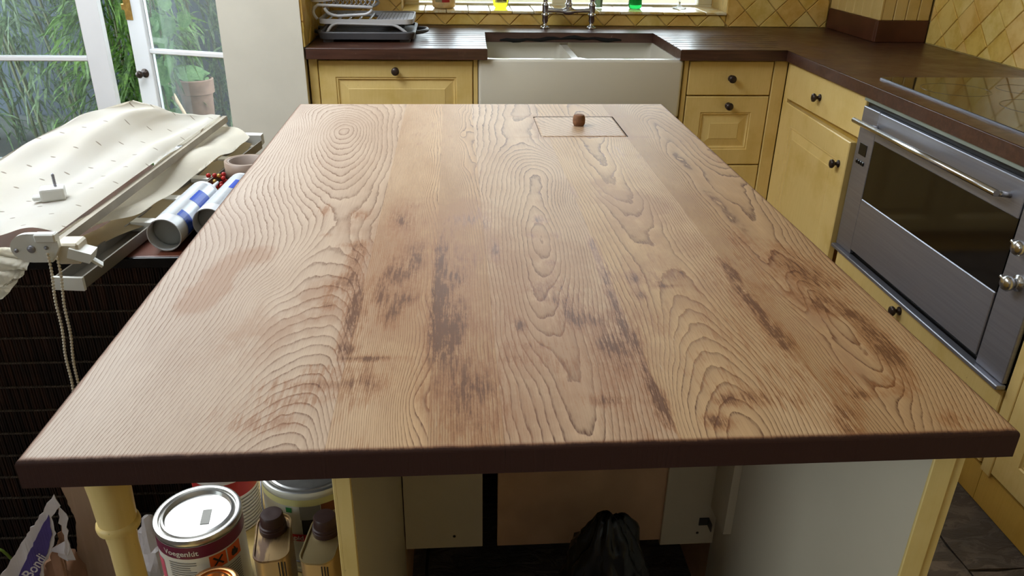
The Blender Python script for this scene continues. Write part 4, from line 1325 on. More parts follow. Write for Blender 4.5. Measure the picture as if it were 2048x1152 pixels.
for i in range(nr):
    xa = xs0 + i * w
    d = .0025 + .0012 * math.sin(i * 2.3)
    P = [(xa, CY0 + .008), (xa + w * .25, CY0 + .008 - d), (xa + w * .75, CY0 + .008 - d), (xa + w, CY0 + .008)]
    a = [bm.verts.new((x, y, .02)) for x, y in P]
    b = [bm.verts.new((x, y, CZ - .02)) for x, y in P]
    for k in range(3): bm.faces.new((a[k], a[k + 1], b[k + 1], b[k]))
obj('reed_panel', bm, M['reed'], ch, local=False, kind='stuff')
for k in range(15):
    z = .763 - .0522 * k
    if z < .03: break
    bm = BM()
    n = 240
    for i in range(n):
        xa = xs0 + i * w
        box(bm, xa + w * .1, xa + w * .9, CY0 + .002, CY0 + .0055, z - .0016, z + .0016)
    obj('stitch_row', bm, M['stitch'], ch, local=False)

# ------------------------------------------------------------------ roman blind heaped on the chest
t = NT('spotted_cream_fabric')
uv = t.n('ShaderNodeUVMap'); uv.uv_map = 'UVMap'
sp = t.n('ShaderNodeSeparateXYZ'); t.t.links.new(uv.outputs[0], sp.inputs[0])
u_, v_ = sp.outputs[0], sp.outputs[1]
PU, PV = .052, .040
row = t.math('FLOOR', t.math('DIVIDE', v_, PV))
uu = t.math('ADD', t.math('DIVIDE', u_, PU), t.math('MULTIPLY', t.math('MODULO', row, 2.0), .5))
du = t.math('MULTIPLY', t.math('SUBTRACT', t.math('FRACT', uu), .5), PU)
dv = t.math('MULTIPLY', t.math('SUBTRACT', t.math('FRACT', t.math('DIVIDE', v_, PV)), .5), PV)
e1 = t.math('DIVIDE', t.math('ADD', du, t.math('MULTIPLY', dv, .5)), .0040)
e2 = t.math('DIVIDE', dv, .0019)
dd = t.math('ADD', t.math('POWER', e1, 2.0), t.math('POWER', e2, 2.0))
spot = t.rng(dd, .6, 1.2, 1, 0)
weave = t.noise(t.obj(1, 1, 1), 600, 2, .5)
big = t.noise(t.obj(), 6, 3)
c = t.mix(t.rng(big, .3, .7), C(250, 247, 240), C(244, 239, 228))
c = t.mix(t.math('MULTIPLY', spot, .7), c, C(150, 128, 104))
t.bump(weave, .12, .0008)
t.base(c, .85, 0, .2)
t.b.inputs['Subsurface Weight'].default_value = 0.0
M['fabric'] = t.m
M['lining'] = plain('cream_lining', C(246, 240, 226), .9, var=.05, scale=8, bump=.1, bscale=300)
M['wplastic'] = plain('white_plastic', C(228, 228, 224), .35, var=.03)
M['alu'] = plain('grey_aluminium', C(132, 126, 117), .42, .3, var=.06)
bl = thing('roman_blind', 'cream spotted roman blind heaped on the dark chest', 'blind', (-.68, 1.55, CZ))


def spline(P, n):
    P = [Vector(p) for p in P]
    L = [0.0]
    for a, b in zip(P, P[1:]): L.append(L[-1] + (b - a).length)
    out = []
    for i in range(n):
        s = L[-1] * i / (n - 1)
        k = max(0, min(len(P) - 2, next((j for j in range(len(L) - 1) if s <= L[j + 1] + 1e-9), len(P) - 2)))
        tt = (s - L[k]) / max(1e-9, L[k + 1] - L[k])
        p0, p1, p2, p3 = P[max(0, k - 1)], P[k], P[k + 1], P[min(len(P) - 1, k + 2)]
        out.append(0.5 * ((2 * p1) + (p2 - p0) * tt + (2 * p0 - 5 * p1 + 4 * p2 - p3) * tt ** 2 + (3 * p1 - p0 - 3 * p2 + p3) * tt ** 3))
    return out


def coons(right, far, left, near, ns, nt, disp, thick=.0025, zmin=CZ + .002, uvsize=None):
    """cloth patch; right/left run near->far, near/far run right->left"""
    Rr, Lf = spline(right, ns), spline(left, ns)
    Nr, Fr = spline(near, nt), spline(far, nt)
    bm = BM()
    uvl = bm.loops.layers.uv.new('UVMap')
    G, UV = [], {}
    for i in range(ns):
        s = i / (ns - 1)
        row = []
        for j in range(nt):
            q = j / (nt - 1)
            p = (1 - q) * Rr[i] + q * Lf[i] + (1 - s) * Nr[j] + s * Fr[j] - ((1 - s) * (1 - q) * Rr[0] + s * (1 - q) * Rr[-1] + (1 - s) * q * Lf[0] + s * q * Lf[-1])
            p = p + Vector((0, 0, disp(s, q)))
            p.z = max(p.z, zmin)
            v = bm.verts.new(p)
            UV[v] = (p.x * .9 + p.y * .1 + q * .02, p.y)
            row.append(v)
        G.append(row)
    for i in range(ns - 1):
        for j in range(nt - 1):
            f = bm.faces.new((G[i][j], G[i + 1][j], G[i + 1][j + 1], G[i][j + 1]))
            f.smooth = True
            for l in f.loops: l[uvl].uv = UV[l.vert]
    r = bmesh.ops.solidify(bm, geom=list(bm.faces), thickness=thick)
    for f in bm.faces: f.smooth = True
    return bm


def dispA(s, q):
    e = math.sin(math.pi * min(1, max(0, s))) * math.sin(math.pi * min(1, max(0, q)))
    w = .009 * math.sin(q * 7 + s * 3.0) * e + .009 * math.sin(q * 3.2 - s * 9) * e + .006 * mnoise.noise(Vector((s * 6, q * 5, 1))) * min(1, q * 6)
    # soft ridge running across the heap, valley beside the batten
    w += .018 * math.exp(-((q - .62 - .25 * (s - .6)) / .16) ** 2) * e - .012 * math.exp(-((q - .22) / .10) ** 2) * e
    return w


AR = [(-.628, 1.197, .905), (-.606, 1.496, .910), (-.583, 1.991, .905)]
AF = [(-.583, 1.991, .905), (-.650, 1.867, .940), (-.685, 1.82, .970), (-.710, 1.792, .985)]
AL = [(-.896, 1.236, .88), (-.832, 1.454, .95), (-.765, 1.649, .98), (-.710, 1.792, .985)]
AN = [(-.628, 1.197, .905), (-.666, 1.194, .915), (-.719, 1.202, .90), (-.794, 1.191, .88), (-.896, 1.236, .88)]
top_f = obj('top_fabric', coons(AR, AF, AL, AN, 60, 48, dispA), M['fabric'], bl, local=False, smooth='all')
# far side of the heap falling back to the chest
bk = coons([(-.896, 1.236, .88), (-.832, 1.454, .95), (-.765, 1.649, .98), (-.710, 1.792, .985)], [(-.710, 1.792, .985), (-.76, 1.86, .93), (-.80, 1.92, .84)],
           [(-1.03, 1.26, .825), (-.97, 1.50, .83), (-.90, 1.72, .83), (-.80, 1.92, .84)], [(-.896, 1.236, .88), (-.97, 1.24, .85), (-1.03, 1.26, .825)], 24, 14, lambda s, q: .01 * math.sin(s * 9) * q * (1 - q) * 4)
obj('back_fold', bk, M['fabric'], bl, local=False, smooth='all')
bk = coons([(-.575, 1.99, .895), (-.5755, 2.03, .86), (-.58, 2.05, .83)], [(-.58, 2.05, .83), (-.66, 1.99, .83), (-.80, 1.92, .84)],
           [(-.710, 1.792, .983), (-.76, 1.86, .93), (-.80, 1.92, .84)], [(-.583, 1.991, .903), (-.650, 1.867, .938), (-.685, 1.82, .968), (-.710, 1.792, .983)], 16, 16, lambda s, q: 0)
obj('back_fold', bk, M['fabric'], bl, local=False, smooth='all')


def bar(a, b, w, h, up=Vector((0, 0, 1))):
    """rectangular bar from a to b (centre line)"""
    a, b = Vector(a), Vector(b)
    t_ = (b - a).normalized()
    s = t_.cross(up).normalized()
    u = s.cross(t_).normalized()
    bm = BM()
    loft(bm, [[p + s * (x * w / 2) + u * (y * h / 2) for x, y in ((-1, -1), (1, -1), (1, 1), (-1, 1))] for p in (a, b)])
    return bm


M['batten'] = plain('aged_batten', C(160, 150, 134), .5, var=.12, scale=20)
obj('batten', bar((-.6205, 1.165, .8935), (-.5755, 2.000, .8935), .010, .015), M['batten'], bl, local=False)


def dispB(s, q):
    return .005 * math.sin(s * 23 + q * 3 + 2.0 * math.sin(s * 7)) * (1 - .3 * q) * math.sin(math.pi * min(1, s * .96 + .04)) + .006 * math.sin(s * 11 + 1)


B_R = [(-.625, 1.300, .868), (-.583, 1.393, .862), (-.569, 1.486, .862), (-.557, 1.625, .860), (-.530, 1.728, .862), (-.51, 1.955, .862)]
B_L = [(-.652, 1.226, .880), (-.632, 1.528, .880), (-.615, 2.02, .872)]
fold = coons(B_R, [(-.51, 1.955, .862), (-.546, 1.985, .878), (-.615, 2.02, .872)], B_L, [(-.625, 1.300, .868), (-.64, 1.26, .876), (-.652, 1.226, .880)], 80, 12, dispB)
obj('lower_fabric', fold, M['lining'], bl, local=False, smooth='all')
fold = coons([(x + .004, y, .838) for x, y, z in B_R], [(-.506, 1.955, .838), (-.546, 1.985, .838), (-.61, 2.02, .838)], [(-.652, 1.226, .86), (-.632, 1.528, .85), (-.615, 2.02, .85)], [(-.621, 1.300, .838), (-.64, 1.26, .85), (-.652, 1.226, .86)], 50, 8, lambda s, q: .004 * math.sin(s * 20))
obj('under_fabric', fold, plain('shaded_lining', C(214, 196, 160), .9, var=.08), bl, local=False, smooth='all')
# gathered end hanging over the front of the chest
tail = coons([(-.648, 1.165, .885), (-.662, 1.160, .87), (-.675, 1.16, .855)], [(-.675, 1.16, .855), (-.701, 1.155, .83), (-.718, 1.155, .821), (-.80, 1.16, .800)], [(-.80, 1.19, .885), (-.80, 1.165, .85), (-.80, 1.16, .80)],
             [(-.648, 1.165, .885), (-.70, 1.176, .893), (-.756, 1.182, .890), (-.80, 1.19, .885)], 26, 30, lambda s, q: .005 * math.sin(s * 22 + q * 6) - .003, zmin=.79, thick=.004)
for v in tail.verts:
    v.co.y += -.010 * abs(math.sin(v.co.z * 170 + v.co.x * 30)) - .004
obj('gathered_end', tail, M['lining'], bl, local=False, smooth='all')
# head rail: aluminium channel
a, b = Vector((-.612, 1.165, .8225)), Vector((-.512, 1.985, .8225))
d_ = (b - a).normalized()
s_ = d_.cross(Vector((0, 0, 1))).normalized()
bm = BM()
P = [(-.023, 0), (.023, 0), (.023, .020), (.020, .020), (.020, .003), (-.020, .003), (-.020, .020), (-.023, .020)]
loft(bm, [[p + s_ * x + Vector((0, 0, z)) for x, z in P] for p in (a, b)])
hr = obj('head_rail', bm, M['alu'], bl, local=False)
obj('rail_cap', bar(a + d_ * .0 + Vector((0, 0, .010)), a - d_ * .006 + Vector((0, 0, .010)), .050, .022), M['wplastic'], hr, local=False)
for kk in (.30, .46, .62, .80):
    p = a + (b - a) * kk + Vector((0, 0, .013))
    obj('rail_clip', bar(p - d_ * .012, p + d_ * .012, .038, .018), M['wplastic'], hr, local=False)
obj('rail_end', bar(b + Vector((0, 0, .020)), b + d_ * .018 + Vector((0, 0, .022)), .046, .026), M['wplastic'], hr, local=False)
# control unit: white side plate, blocks and bead chain
bm = BM()
out = []
for i in range(17):
    a_ = math.radians(90 + 180 * i / 16)
    out.append((-.640 + .028 * math.cos(a_), .905 + .023 * math.sin(a_)))
out += [(-.612, .882), (-.598, .905), (-.598, .928)]
loft(bm, [[(x, 1.132, z) for x, z in out], [(x, 1.140, z) for x, z in out]])
bp = obj('side_plate', bm, M['wplastic'], bl, local=False)
for x, z, r in ((-.660, .902, .003), (-.638, .904, .006), (-.616, .906, .003)):
    bm = BM(); lathe(bm, [(0, .003), (r * .6, .003), (r, .0015), (r, -.001)], 12, Matrix.Translation((x, 1.132, z)) @ Matrix.Rotation(math.radians(90), 4, 'X'))
    obj('screw_head', bm, M['steel'], bp, local=False)
obj('plate_tab', bxm(-.626, -.596, 1.122, 1.136, .917, .931, .002), M['wplastic'], bp, local=False)
obj('pulley_block', bxm(-.610, -.575, 1.140, 1.175, .874, .908, .003), plain('beige_plastic', C(206, 196, 176), .4), bl, local=False)
obj('pulley_block', bar((-.590, 1.150, .895), (-.560, 1.152, .884), .030, .016), M['wplastic'], bl, local=False)
obj('strap', bar((-.582, 1.155, .890), (-.556, 1.165, .862), .016, .004), M['wplastic'], bl, local=False)
bm = BM()
def beads(p0, p1, n):
    for i in range(n):
        p = Vector(p0).lerp(Vector(p1), i / (n - 1)) + Vector((.0012 * math.sin(i * .35), 0, 0))
        lathe(bm, [(0, -.0027), (.0019, -.0019), (.0027, 0), (.0019, .0019), (0, .0027)], 6, Matrix.Translation(p))
    tube(bm, [p0, p1], .0007, 4)
beads((-.6145, 1.128, .897), (-.636, 1.128, .585), 56)
beads((-.602, 1.128, .889), (-.627, 1.128, .585), 54)
beads((-.636, 1.128, .585), (-.6315, 1.128, .578), 3)
beads((-.627, 1.128, .585), (-.6315, 1.128, .578), 3)
obj('bead_chain', bm, plain('ivory_beads', C(216, 206, 186), .35), bl, local=False)

# wall plug with a screw, standing on the fabric
_q = [wloc(bl).z + v.co.z for v in top_f.data.vertices if (v.co.x + wloc(bl).x + .692) ** 2 + (v.co.y + wloc(bl).y - 1.335) ** 2 < .014 ** 2]
PGZ = max(_q) - .001
pg = thing('wall_plug', 'white plastic fixing block with a long screw standing on the blind', 'fixing', (-.692, 1.335, PGZ), .35)
bm = BM()
box(bm, -.019, .019, -.015, .015, 0, .023, .004, 2)
box(bm, -.032, -.018, -.008, .008, .002, .010, .002, 1)
obj('plastic_block', bm, M['wplastic'], pg)
bm = BM()
lathe(bm, [(.0018, .020)] + [(.0018 + (.0011 if k % 2 else 0), .018 + k * .0013) for k in range(20)] + [(0, .047)], 10, Matrix.Translation((.006, 0, 0)))
obj('screw', bm, M['steel'], pg)

# ------------------------------------------------------------------ things lying on the chest beside the island
M['tape'] = plain('brown_parcel_tape', C(150, 128, 112), .4, var=.06)
tpz = CZ + .0005
tr_ = thing('tape_roll', 'roll of brown parcel tape lying on the dark chest', 'tape', (-.4685, 1.738, tpz))
bm = BM(); lathe(bm, [(.039, 0), (.047, 0), (.047, .043), (.039, .043), (.039, 0)], 48); obj('tape_body', bm, M['tape'], tr_)
bm = BM(); lathe(bm, [(.0365, .0005), (.0389, .0005), (.0389, .0425), (.0365, .0425), (.0365, .0005)], 48); obj('cardboard_core', bm, plain('grey_card_core', C(176, 160, 150), .8), tr_)

M['cartwhite'] = plain('milky_cartridge_plastic', C(220, 222, 226), .3, var=.03)
M['cartgrey'] = plain('silver_label', C(188, 192, 198), .3, .2, var=.05, scale=30)
M['blue'] = plain('blue_label', C(28, 70, 178), .4, var=.1)


def cartridge(x, y, rot, label, bands):
    o = thing('sealant_cartridge', label, 'cartridge', (x, y, CZ + .0005), rot, 'sealant cartridges on the chest')
    R_ = .0300
    Mx = Matrix.Translation((0, 0, R_)) @ Matrix.Rotation(math.radians(-90), 4, 'X')   # profile z -> local +y
    bm = BM()
    lathe(bm, [(R_ - .0016, .030), (R_ - .0016, .0), (R_, .0), (R_, .215), (R_ - .004, .222), (.012, .226), (.010, .245), (0, .246)], 36, Mx)
    bd = obj('tube', bm, M['cartwhite'], o, smooth=True)
    bm = BM(); lathe(bm, [(0, .020), (R_ - .006, .020), (R_ - .0017, .026)], 30, Mx); obj('plunger', bm, plain('grey_plunger', C(168, 172, 170), .5), o)
    bm = BM(); lathe(bm, [(R_ + .0002, .030), (R_ + .0003, .205)], 36, Mx); lb = obj('label', bm, M['cartgrey'], bd, smooth=True)
    for z0, z1, a0, a1 in bands:
        bm = BM()
        n = 10
        q = []
        for i in range(n + 1):
            a = math.radians(a0 + (a1 - a0) * i / n)
            q.append([bm.verts.new(Mx @ Vector(((R_ + .0005) * math.cos(a), (R_ + .0005) * math.sin(a), z))) for z in (z0, z1)])
        for i in range(n): bm.faces.new((q[i][0], q[i + 1][0], q[i + 1][1], q[i][1]))
        obj('blue_print', bm, M['blue'], lb)
    bm = BM(); lathe(bm, [(.006, .246), (.005, .262), (.0025, .30), (0, .3005)], 14, Mx); obj('nozzle', bm, M['cartwhite'], o)
    return o


cartridge(-.5135, 1.318, -.045, 'silver and blue sealant cartridge nearest the heaped blind', ((.034, .060, -62, 25), (.110, .165, -70, 15)))
cartridge(-.4508, 1.372, -.045, 'white and blue sealant cartridge half hidden by the oak top', ((.120, .170, -85, 10),))
# red beaded tassel and a white plastic ring between cartridge and tape
ta = thing('red_tassel', 'small cluster of red beads behind the cartridges', 'beads', (-.515, 1.66, CZ))
rb = random.Random(5)
M['red'] = plain('red_beads', C(170, 34, 30), .35, var=.2, scale=90)
for i in range(12):
    bm = BM(); lathe(bm, [(0, -.0055), (.0038, -.004), (.0055, 0), (.0038, .004), (0, .0055)], 8, Matrix.Translation((rb.uniform(-.016, .016), rb.uniform(-.018, .018), rb.uniform(.006, .034))))
    obj('bead', bm, M['red'] if i % 4 else M['brass'], ta)
bm = BM(); tube(bm, [(.0 + .013 * math.cos(a * .3142), 0, .0165 + .013 * math.sin(a * .3142)) for a in range(20)], .0026, 8, closed=True)
rg = obj('plastic_ring', bm, M['wplastic'])
rg.location = (-.472, 1.672, CZ + .0005)
tag(rg, 'small white plastic ring standing between cartridges and tape roll', 'ring')

# ------------------------------------------------------------------ tins on the island shelf
M['tin'] = plain('bare_tinplate', C(196, 194, 190), .3, .95, var=.16, scale=26)
REDH = .112
M['whitelabel'] = plain('white_printed_label', C(226, 222, 216), .4, var=.03)
M['maroon'] = plain('maroon_band', C(112, 30, 62), .4, var=.06)
M['orange'] = plain('orange_hazard', C(224, 96, 36), .5, var=.05)
M['ink'] = plain('dark_ink', C(40, 34, 34), .6)
M['greyink'] = plain('grey_small_print', C(132, 128, 124), .7)


def tin(name, label, x, y, R_, H, rot=0.0, lid_m=None, body_m=None):
    o = thing(name, label, 'tin', (x, y, ZSH + .0005), rot)
    bm = BM()
    lathe(bm, [(0, .002), (R_ - .003, .002), (R_, 0), (R_ + .0012, .002), (R_, .005), (R_, H - .010), (R_ + .0014, H - .008), (R_ + .0018, H - .003), (R_ + .0005, H)], 48)
    b_ = obj('tin_body', bm, body_m or M['tin'], o, smooth=True)
    bm = BM()
    lathe(bm, [(R_ + .0005, H), (R_ - .002, H + .0006), (R_ - .0055, H), (R_ - .0065, H - .0045), (R_ - .0078, H - .0045), (R_ - .0095, H - .0005), (R_ - .0125, H + .0002), (R_ - .014, H - .006), (R_ - .018, H - .0065), (0, H - .0060)], 48)
    l_ = obj('lid', bm, lid_m or M['tin'], o, smooth=True)
    return o, b_, l_


def band(R_, a0, a1, z0, z1, m, parent, name='print', n=24):
    return obj(name, quad_cyl(R_, math.radians(a0), math.radians(a1), z0, z1, n), m, parent, smooth='all')


R_, H = .0588, .140
o, b_, l_ = tin('filler_tin', 'round tin with a shiny lid, maroon band and orange hazard squares', -.377, .900, R_, H)
lb = band(R_ + .0004, -180, 180, .008, H - .011, M['whitelabel'], b_, 'label', 48)
band(R_ + .0008, -180, 180, H - .032, H - .0115, M['maroon'], b_, 'maroon_band', 48)
va = -67.0
bm = wrap_cyl(text_bm('Voegenkit', .0125, .0002), R_ + .0012, math.radians(va - 58), H - .0265)
obj('lettering', bm, M['whitelabel'], b_)
for a0, a1, dz in ((va + 2, va + 25, 0), (va + 27, va + 50, 0)):
    z1 = H - .0345
    sq = band(R_ + .0008, a0, a1, z1 - .0245, z1, M['orange'], b_, 'hazard_square', 8)
am = math.radians(va + 13.5)
bm = BM()
for sg in (-1, 1):
    L = [(-.0075, -.0065), (-.0055, -.0085), (.0075, .0065), (.0055, .0085)]
    bm.faces.new([bm.verts.new((x * sg, y, 0)) for x, y in L])
wrap_cyl(bm, R_ + .0013, am, H - .0465)
obj('hazard_cross', bm, M['ink'], b_)
bm = BM()
L = [(-.004, -.007), (.004, -.007), (.0062, -.003), (.005, .0015), (.0035, -.0005), (.0025, .004), (-.0005, .009), (-.001, .004), (-.0035, .0055), (-.0055, .0005), (-.006, -.004)]
bm.faces.new([bm.verts.new((x, y, 0)) for x, y in L])
wrap_cyl(bm, R_ + .0013, math.radians(va + 38.5), H - .047)
obj('hazard_flame', bm, M['ink'], b_)
bm = BM()
rb = random.Random(2)
for i in range(17):
    z = H - .040 - i * .0042
    wd = rb.uniform(.030, .040)
    q = BM()
    for k in range(8):
        xa, xb = wd * k / 8, wd * (k + 1) / 8
        bm.faces.new([bm.verts.new(((R_ + .0009) * math.cos(math.radians(va - 53) + x / R_), (R_ + .0009) * math.sin(math.radians(va - 53) + x / R_), zz)) for x, zz in ((xa, z - .0009), (xb, z - .0009), (xb, z + .0009), (xa, z + .0009))])
    q.free()
for i in range(12):
    z = H - .066 - i * .0042
    for k in range(8):
        wd = .044
        xa, xb = wd * k / 8, wd * (k + 1) / 8
        bm.faces.new([bm.verts.new(((R_ + .0009) * math.cos(math.radians(va + 4) + x / R_), (R_ + .0009) * math.sin(math.radians(va + 4) + x / R_), zz)) for x, zz in ((xa, z - .0008), (xb, z - .0008), (xb, z + .0008), (xa, z + .0008))])
obj('small_print', bm, M['greyink'], b_)
band(R_ + .0009, va - 95, va - 66, .02, H - .045, plain('pink_print', C(206, 92, 112), .5, var=.2, scale=40), b_, 'pink_print', 6)
bm = BM(); box(bm, -.006, .006, -.015, .015, H - .0063, H - .0055)
bmesh.ops.rotate(bm, cent=(0, 0, 0), matrix=Matrix.Rotation(.12, 3, 'Z'), verts=bm.verts)
bmesh.ops.translate(bm, vec=(.012, -.004, 0), verts=bm.verts)
obj('price_sticker', bm, plain('grey_sticker', C(168, 166, 160), .6), l_)

o, b_, l_ = tin('paint_tin', 'tin with a red lid and white small print behind the maroon one', -.385, 1.050, .050, REDH, 0, plain('red_plastic_lid', C(178, 34, 34), .35), M['whitelabel'])
band(.0508, -180, 180, REDH - .040, REDH - .008, bpy.data.materials['red_plastic_lid'], b_, 'red_band', 48)
bm = BM()
for i in range(16):
    z = REDH - .047 - i * .0066
    for k in range(12):
        xa, xb = -.05 + .1 * k / 12, -.05 + .1 * (k + 1) / 12
        a0 = math.radians(-55)
        bm.faces.new([bm.verts.new((.0509 * math.cos(a0 + x / .05), .0509 * math.sin(a0 + x / .05), zz)) for x, zz in ((xa, z - .001), (xb, z - .001), (xb, z + .001), (xa, z + .001))])
obj('small_print', bm, M['greyink'], b_)

R_, H = .0745, .153
o, b_, l_ = tin('large_paint_tin', 'large white paint tin with steel rim behind two oblong cans', -.2315, .990, R_, H, 0, None, plain('white_enamel', C(230, 228, 214), .3, var=.03))
va = -77
band(R_ + .0004, va - 80, va + 90, H - .024, H - .012, plain('pale_yellow_band', C(226, 218, 150), .4), b_, 'yellow_band', 30)
band(R_ + .0006, -94, -70, .070, .106, M['ink'], b_, 'dark_picture', 10)
band(R_ + .0007, -95, -72, .104, .129, plain('grey_picture', C(150, 148, 142), .5), b_, 'grey_picture', 10)
band(R_ + .0008, -71, -50, .112, .130, plain('brown_picture', C(150, 92, 62), .5), b_, 'brown_picture', 8)
band(R_ + .0009, -128, -60, .0635, .0765, plain('red_strip', C(196, 34, 38), .5), b_, 'red_strip', 20)
bm = wrap_cyl(text_bm('rapid', .0125, .0003), R_ + .0014, math.radians(-113), .0660)
obj('lettering', bm, M['whitelabel'], b_)
band(R_ + .0009, -111, -104, .117, .126, plain('green_print', C(36, 130, 66), .5), b_, 'green_print', 4)
bm = BM()
pts = [(R_ + .003, 0, H - .03)] + [((R_ + .004) * math.cos(a), (R_ + .004) * math.sin(a), H - .03 - .10 * math.sin(math.pi * k / 12) ** .8) for k, a in ((k, math.radians(0 - 180 * k / 12)) for k in range(13))]
tube(bm, pts[1:], .0013, 6)
obj('wire_handle', bm, M['steel'], o)


def oblong(x, y, rot, H, label, top_m):
    o = thing('oblong_can', label, 'can', (x, y, ZSH + .0005), rot, 'oblong solvent cans on the island shelf')
    w, d = .047, .092
    bm = BM()
    loft(bm, [[(px, py, z) for px, py in rrect(w - 2 * s, d - 2 * s, .017 - s, 6)] for z, s in ((0, .001), (.002, -.0006), (.004, 0), (H - .004, 0))], cap1=False)
    b_ = obj('can_body', bm, M['goldtin'], o, smooth=True)
    bm = BM()
    loft(bm, [[(px, py, z) for px, py in rrect(w - 2 * s, d - 2 * s, max(.004, .017 - s), 6)] for z, s in ((H - .004, 0), (H - .002, -.0012), (H, -.0008), (H, .0012), (H - .003, .002), (H - .0028, .018))], cap0=False)
    obj('can_top', bm, top_m, o)
    cy_ = .018
    bm = BM()
    lathe(bm, [(.019, H - .003), (.019, H + .004), (.0175, H + .005), (.0175, H + .008), (.0185, H + .009), (.0165, H + .010), (.0160, H + .024), (.0145, H + .0262), (.004, H + .0268), (0, H + .0262)], 28, Matrix.Translation((0, cy_, 0)))
    obj('screw_cap', bm, M['browncap'], o, smooth=True)
    for xx in (.010, .014, .018):
        obj('stripe', bxm(xx - .0008, xx + .0008, -d / 2 - .0005, -d / 2 + .0005, .01, H - .006), M['ink'], b_)
    return o, b_


M['goldtin'] = plain('lacquered_tin', C(214, 186, 140), .28, .6, var=.08, scale=14)
t = NT('stained_can_top')
nz = t.noise(t.obj(60, 14, 1), 1.0, 3, .6)
M['stainedtop'] = t.base(t.mix(t.rng(nz, .42, .55), C(108, 84, 66), C(172, 142, 98)), .32, .55, .5)
M['browncap'] = plain('brown_screw_cap', C(62, 40, 36), .45, var=.12, scale=40)
oblong(-.2655, .861, .14, .125, 'oblong can with a brown-stained top and dark screw cap', M['stainedtop'])
oblong(-.196, .858, -.11, .120, 'oblong can with a clean dull gold top beside the cupboard', plain('dull_gold_top', C(170, 150, 108), .34, .6, var=.05))
o, b_, l_ = tin('copper_tin', 'small coppery tin at the bottom edge before the maroon one', -.335, .803, .0315, .100, 0, plain('copper_lid', C(214, 160, 104), .25, .9, var=.08), M['goldtin'])

# ------------------------------------------------------------------ torn sack, cardboard and plastic on the floor
M['kraft'] = plain('brown_kraft_paper', C(166, 126, 100), .85, var=.15, scale=18, bump=.4, bscale=50)
M['sackwhite'] = plain('white_sack_paper', C(226, 220, 224), .7, var=.06, scale=20, bump=.3, bscale=40)
M['purple'] = plain('purple_print', C(84, 70, 140), .6, var=.1, scale=25)
M['card'] = plain('grey_brown_card', C(196, 170, 146), .85, var=.07, scale=10)


def ragged(pts, amp, seed, step=.008):
    rn = random.Random(seed)
    out = []
    for a, b in zip(pts, pts[1:] + pts[:1]):
        a, b = Vector(a), Vector(b)
        n = max(1, int((b - a).length / step))
        for k in range(n):
            p = a.lerp(b, k / n)
            out.append((p.x + (rn.uniform(-amp, amp) if k else 0), p.y + (rn.uniform(-amp, amp) if k else 0)))
    return out


def sheet_xz(outline, y, th, lean=0.0, z0=0.0, wave=0.0):
    """upright sheet drawn in x,z; leans back with height"""
    bm = BM()
    def yy(x, z): return y + lean * (z - z0) + wave * math.sin(x * 40 + z * 23)
    f = bm.faces.new([bm.verts.new((x, yy(x, z), z)) for x, z in outline])
    bmesh.ops.triangulate(bm, faces=[f])
    bmesh.ops.solidify(bm, geom=list(bm.faces), thickness=th)
    return bm


sa = thing('paper_sack', 'torn paper sack with a purple printed stripe standing by the chest', 'sack', (-.75, 1.19, 0))
# body: crumpled sack standing on the floor
bm = BM()
loops = []
for i in range(12):
    q = i / 11
    z = .003 + .27 * q
    cxx = -.815 + .05 * q
    w_, dpt = .17 * (1 - .5 * q), .105 * (1 - .6 * q)
    loops.append([(x + .008 * mnoise.noise(Vector((x * 30, y * 30, z * 22))), y + .010 * mnoise.noise(Vector((x * 25, y * 25, z * 18 + 5))), z) for x, y in rrect(w_, dpt, min(w_, dpt) * .35, 6, cxx, 1.150 + .01 * q)])
loft(bm, loops, smooth=True)
sb_ = obj('sack_body', bm, M['kraft'], sa, local=False, smooth='all')
pan = [(-.705, .449), (-.698, .425), (-.716, .405), (-.713, .372), (-.730, .332), (-.750, .303), (-.760, .255), (-.775, .10), (-.93, .05), (-.905, .20), (-.848, .257), (-.724, .424)]
obj('printed_panel', sheet_xz(ragged(pan, .0018, 4), 1.075, .0015, .10, 0, .003), M['sackwhite'], sa, local=False)
pur = [(-.7180, .412), (-.7190, .372), (-.736, .330), (-.755, .300), (-.766, .250), (-.80, .12), (-.872, .12), (-.812, .256), (-.742, .375)]
obj('purple_stripe', sheet_xz(ragged(pur, .001, 6), 1.0725, .001, .10, 0, .003), M['purple'], sa, local=False)
tb = text_bm('le Bondi', .026, .0004)
ang = math.radians(50)
for v in tb.verts:
    x, y = v.co.x, v.co.y
    px, pz_ = -.792 + x * math.cos(ang) - y * math.sin(ang), .256 + x * math.sin(ang) + y * math.cos(ang)
    v.co = Vector((px, 1.0705 + .10 * pz_ + .003 * math.sin(px * 40 + pz_ * 23), pz_))
obj('lettering', tb, M['sackwhite'], sa, local=False)
kr = [(-.713, .410), (-.704, .392), (-.708, .340), (-.722, .282), (-.716, .22), (-.71, .10), (-.78, .10), (-.772, .24), (-.748, .300), (-.728, .332), (-.712, .374)]
obj('torn_inner_layer', sheet_xz(ragged(kr, .004, 9), 1.098, .002, .09, 0, .004), M['kraft'], sa, local=False)
kr = [(-.706, .415), (-.697, .40), (-.700, .34), (-.712, .30), (-.706, .36), (-.712, .385)]
obj('torn_flap', sheet_xz(ragged(kr, .003, 11), 1.090, .002, .09, 0, .004), M['sackwhite'], sa, local=False)
cs = [(-.752, .384), (-.726, .396), (-.660, .400), (-.640, .17), (-.615, .004), (-.80, .004), (-.765, .18), (-.742, .298)]
cdb = obj('cardboard_sheet', sheet_xz(ragged(cs, .0015, 12), 1.215, .004, .03, 0, .001), M['card'])
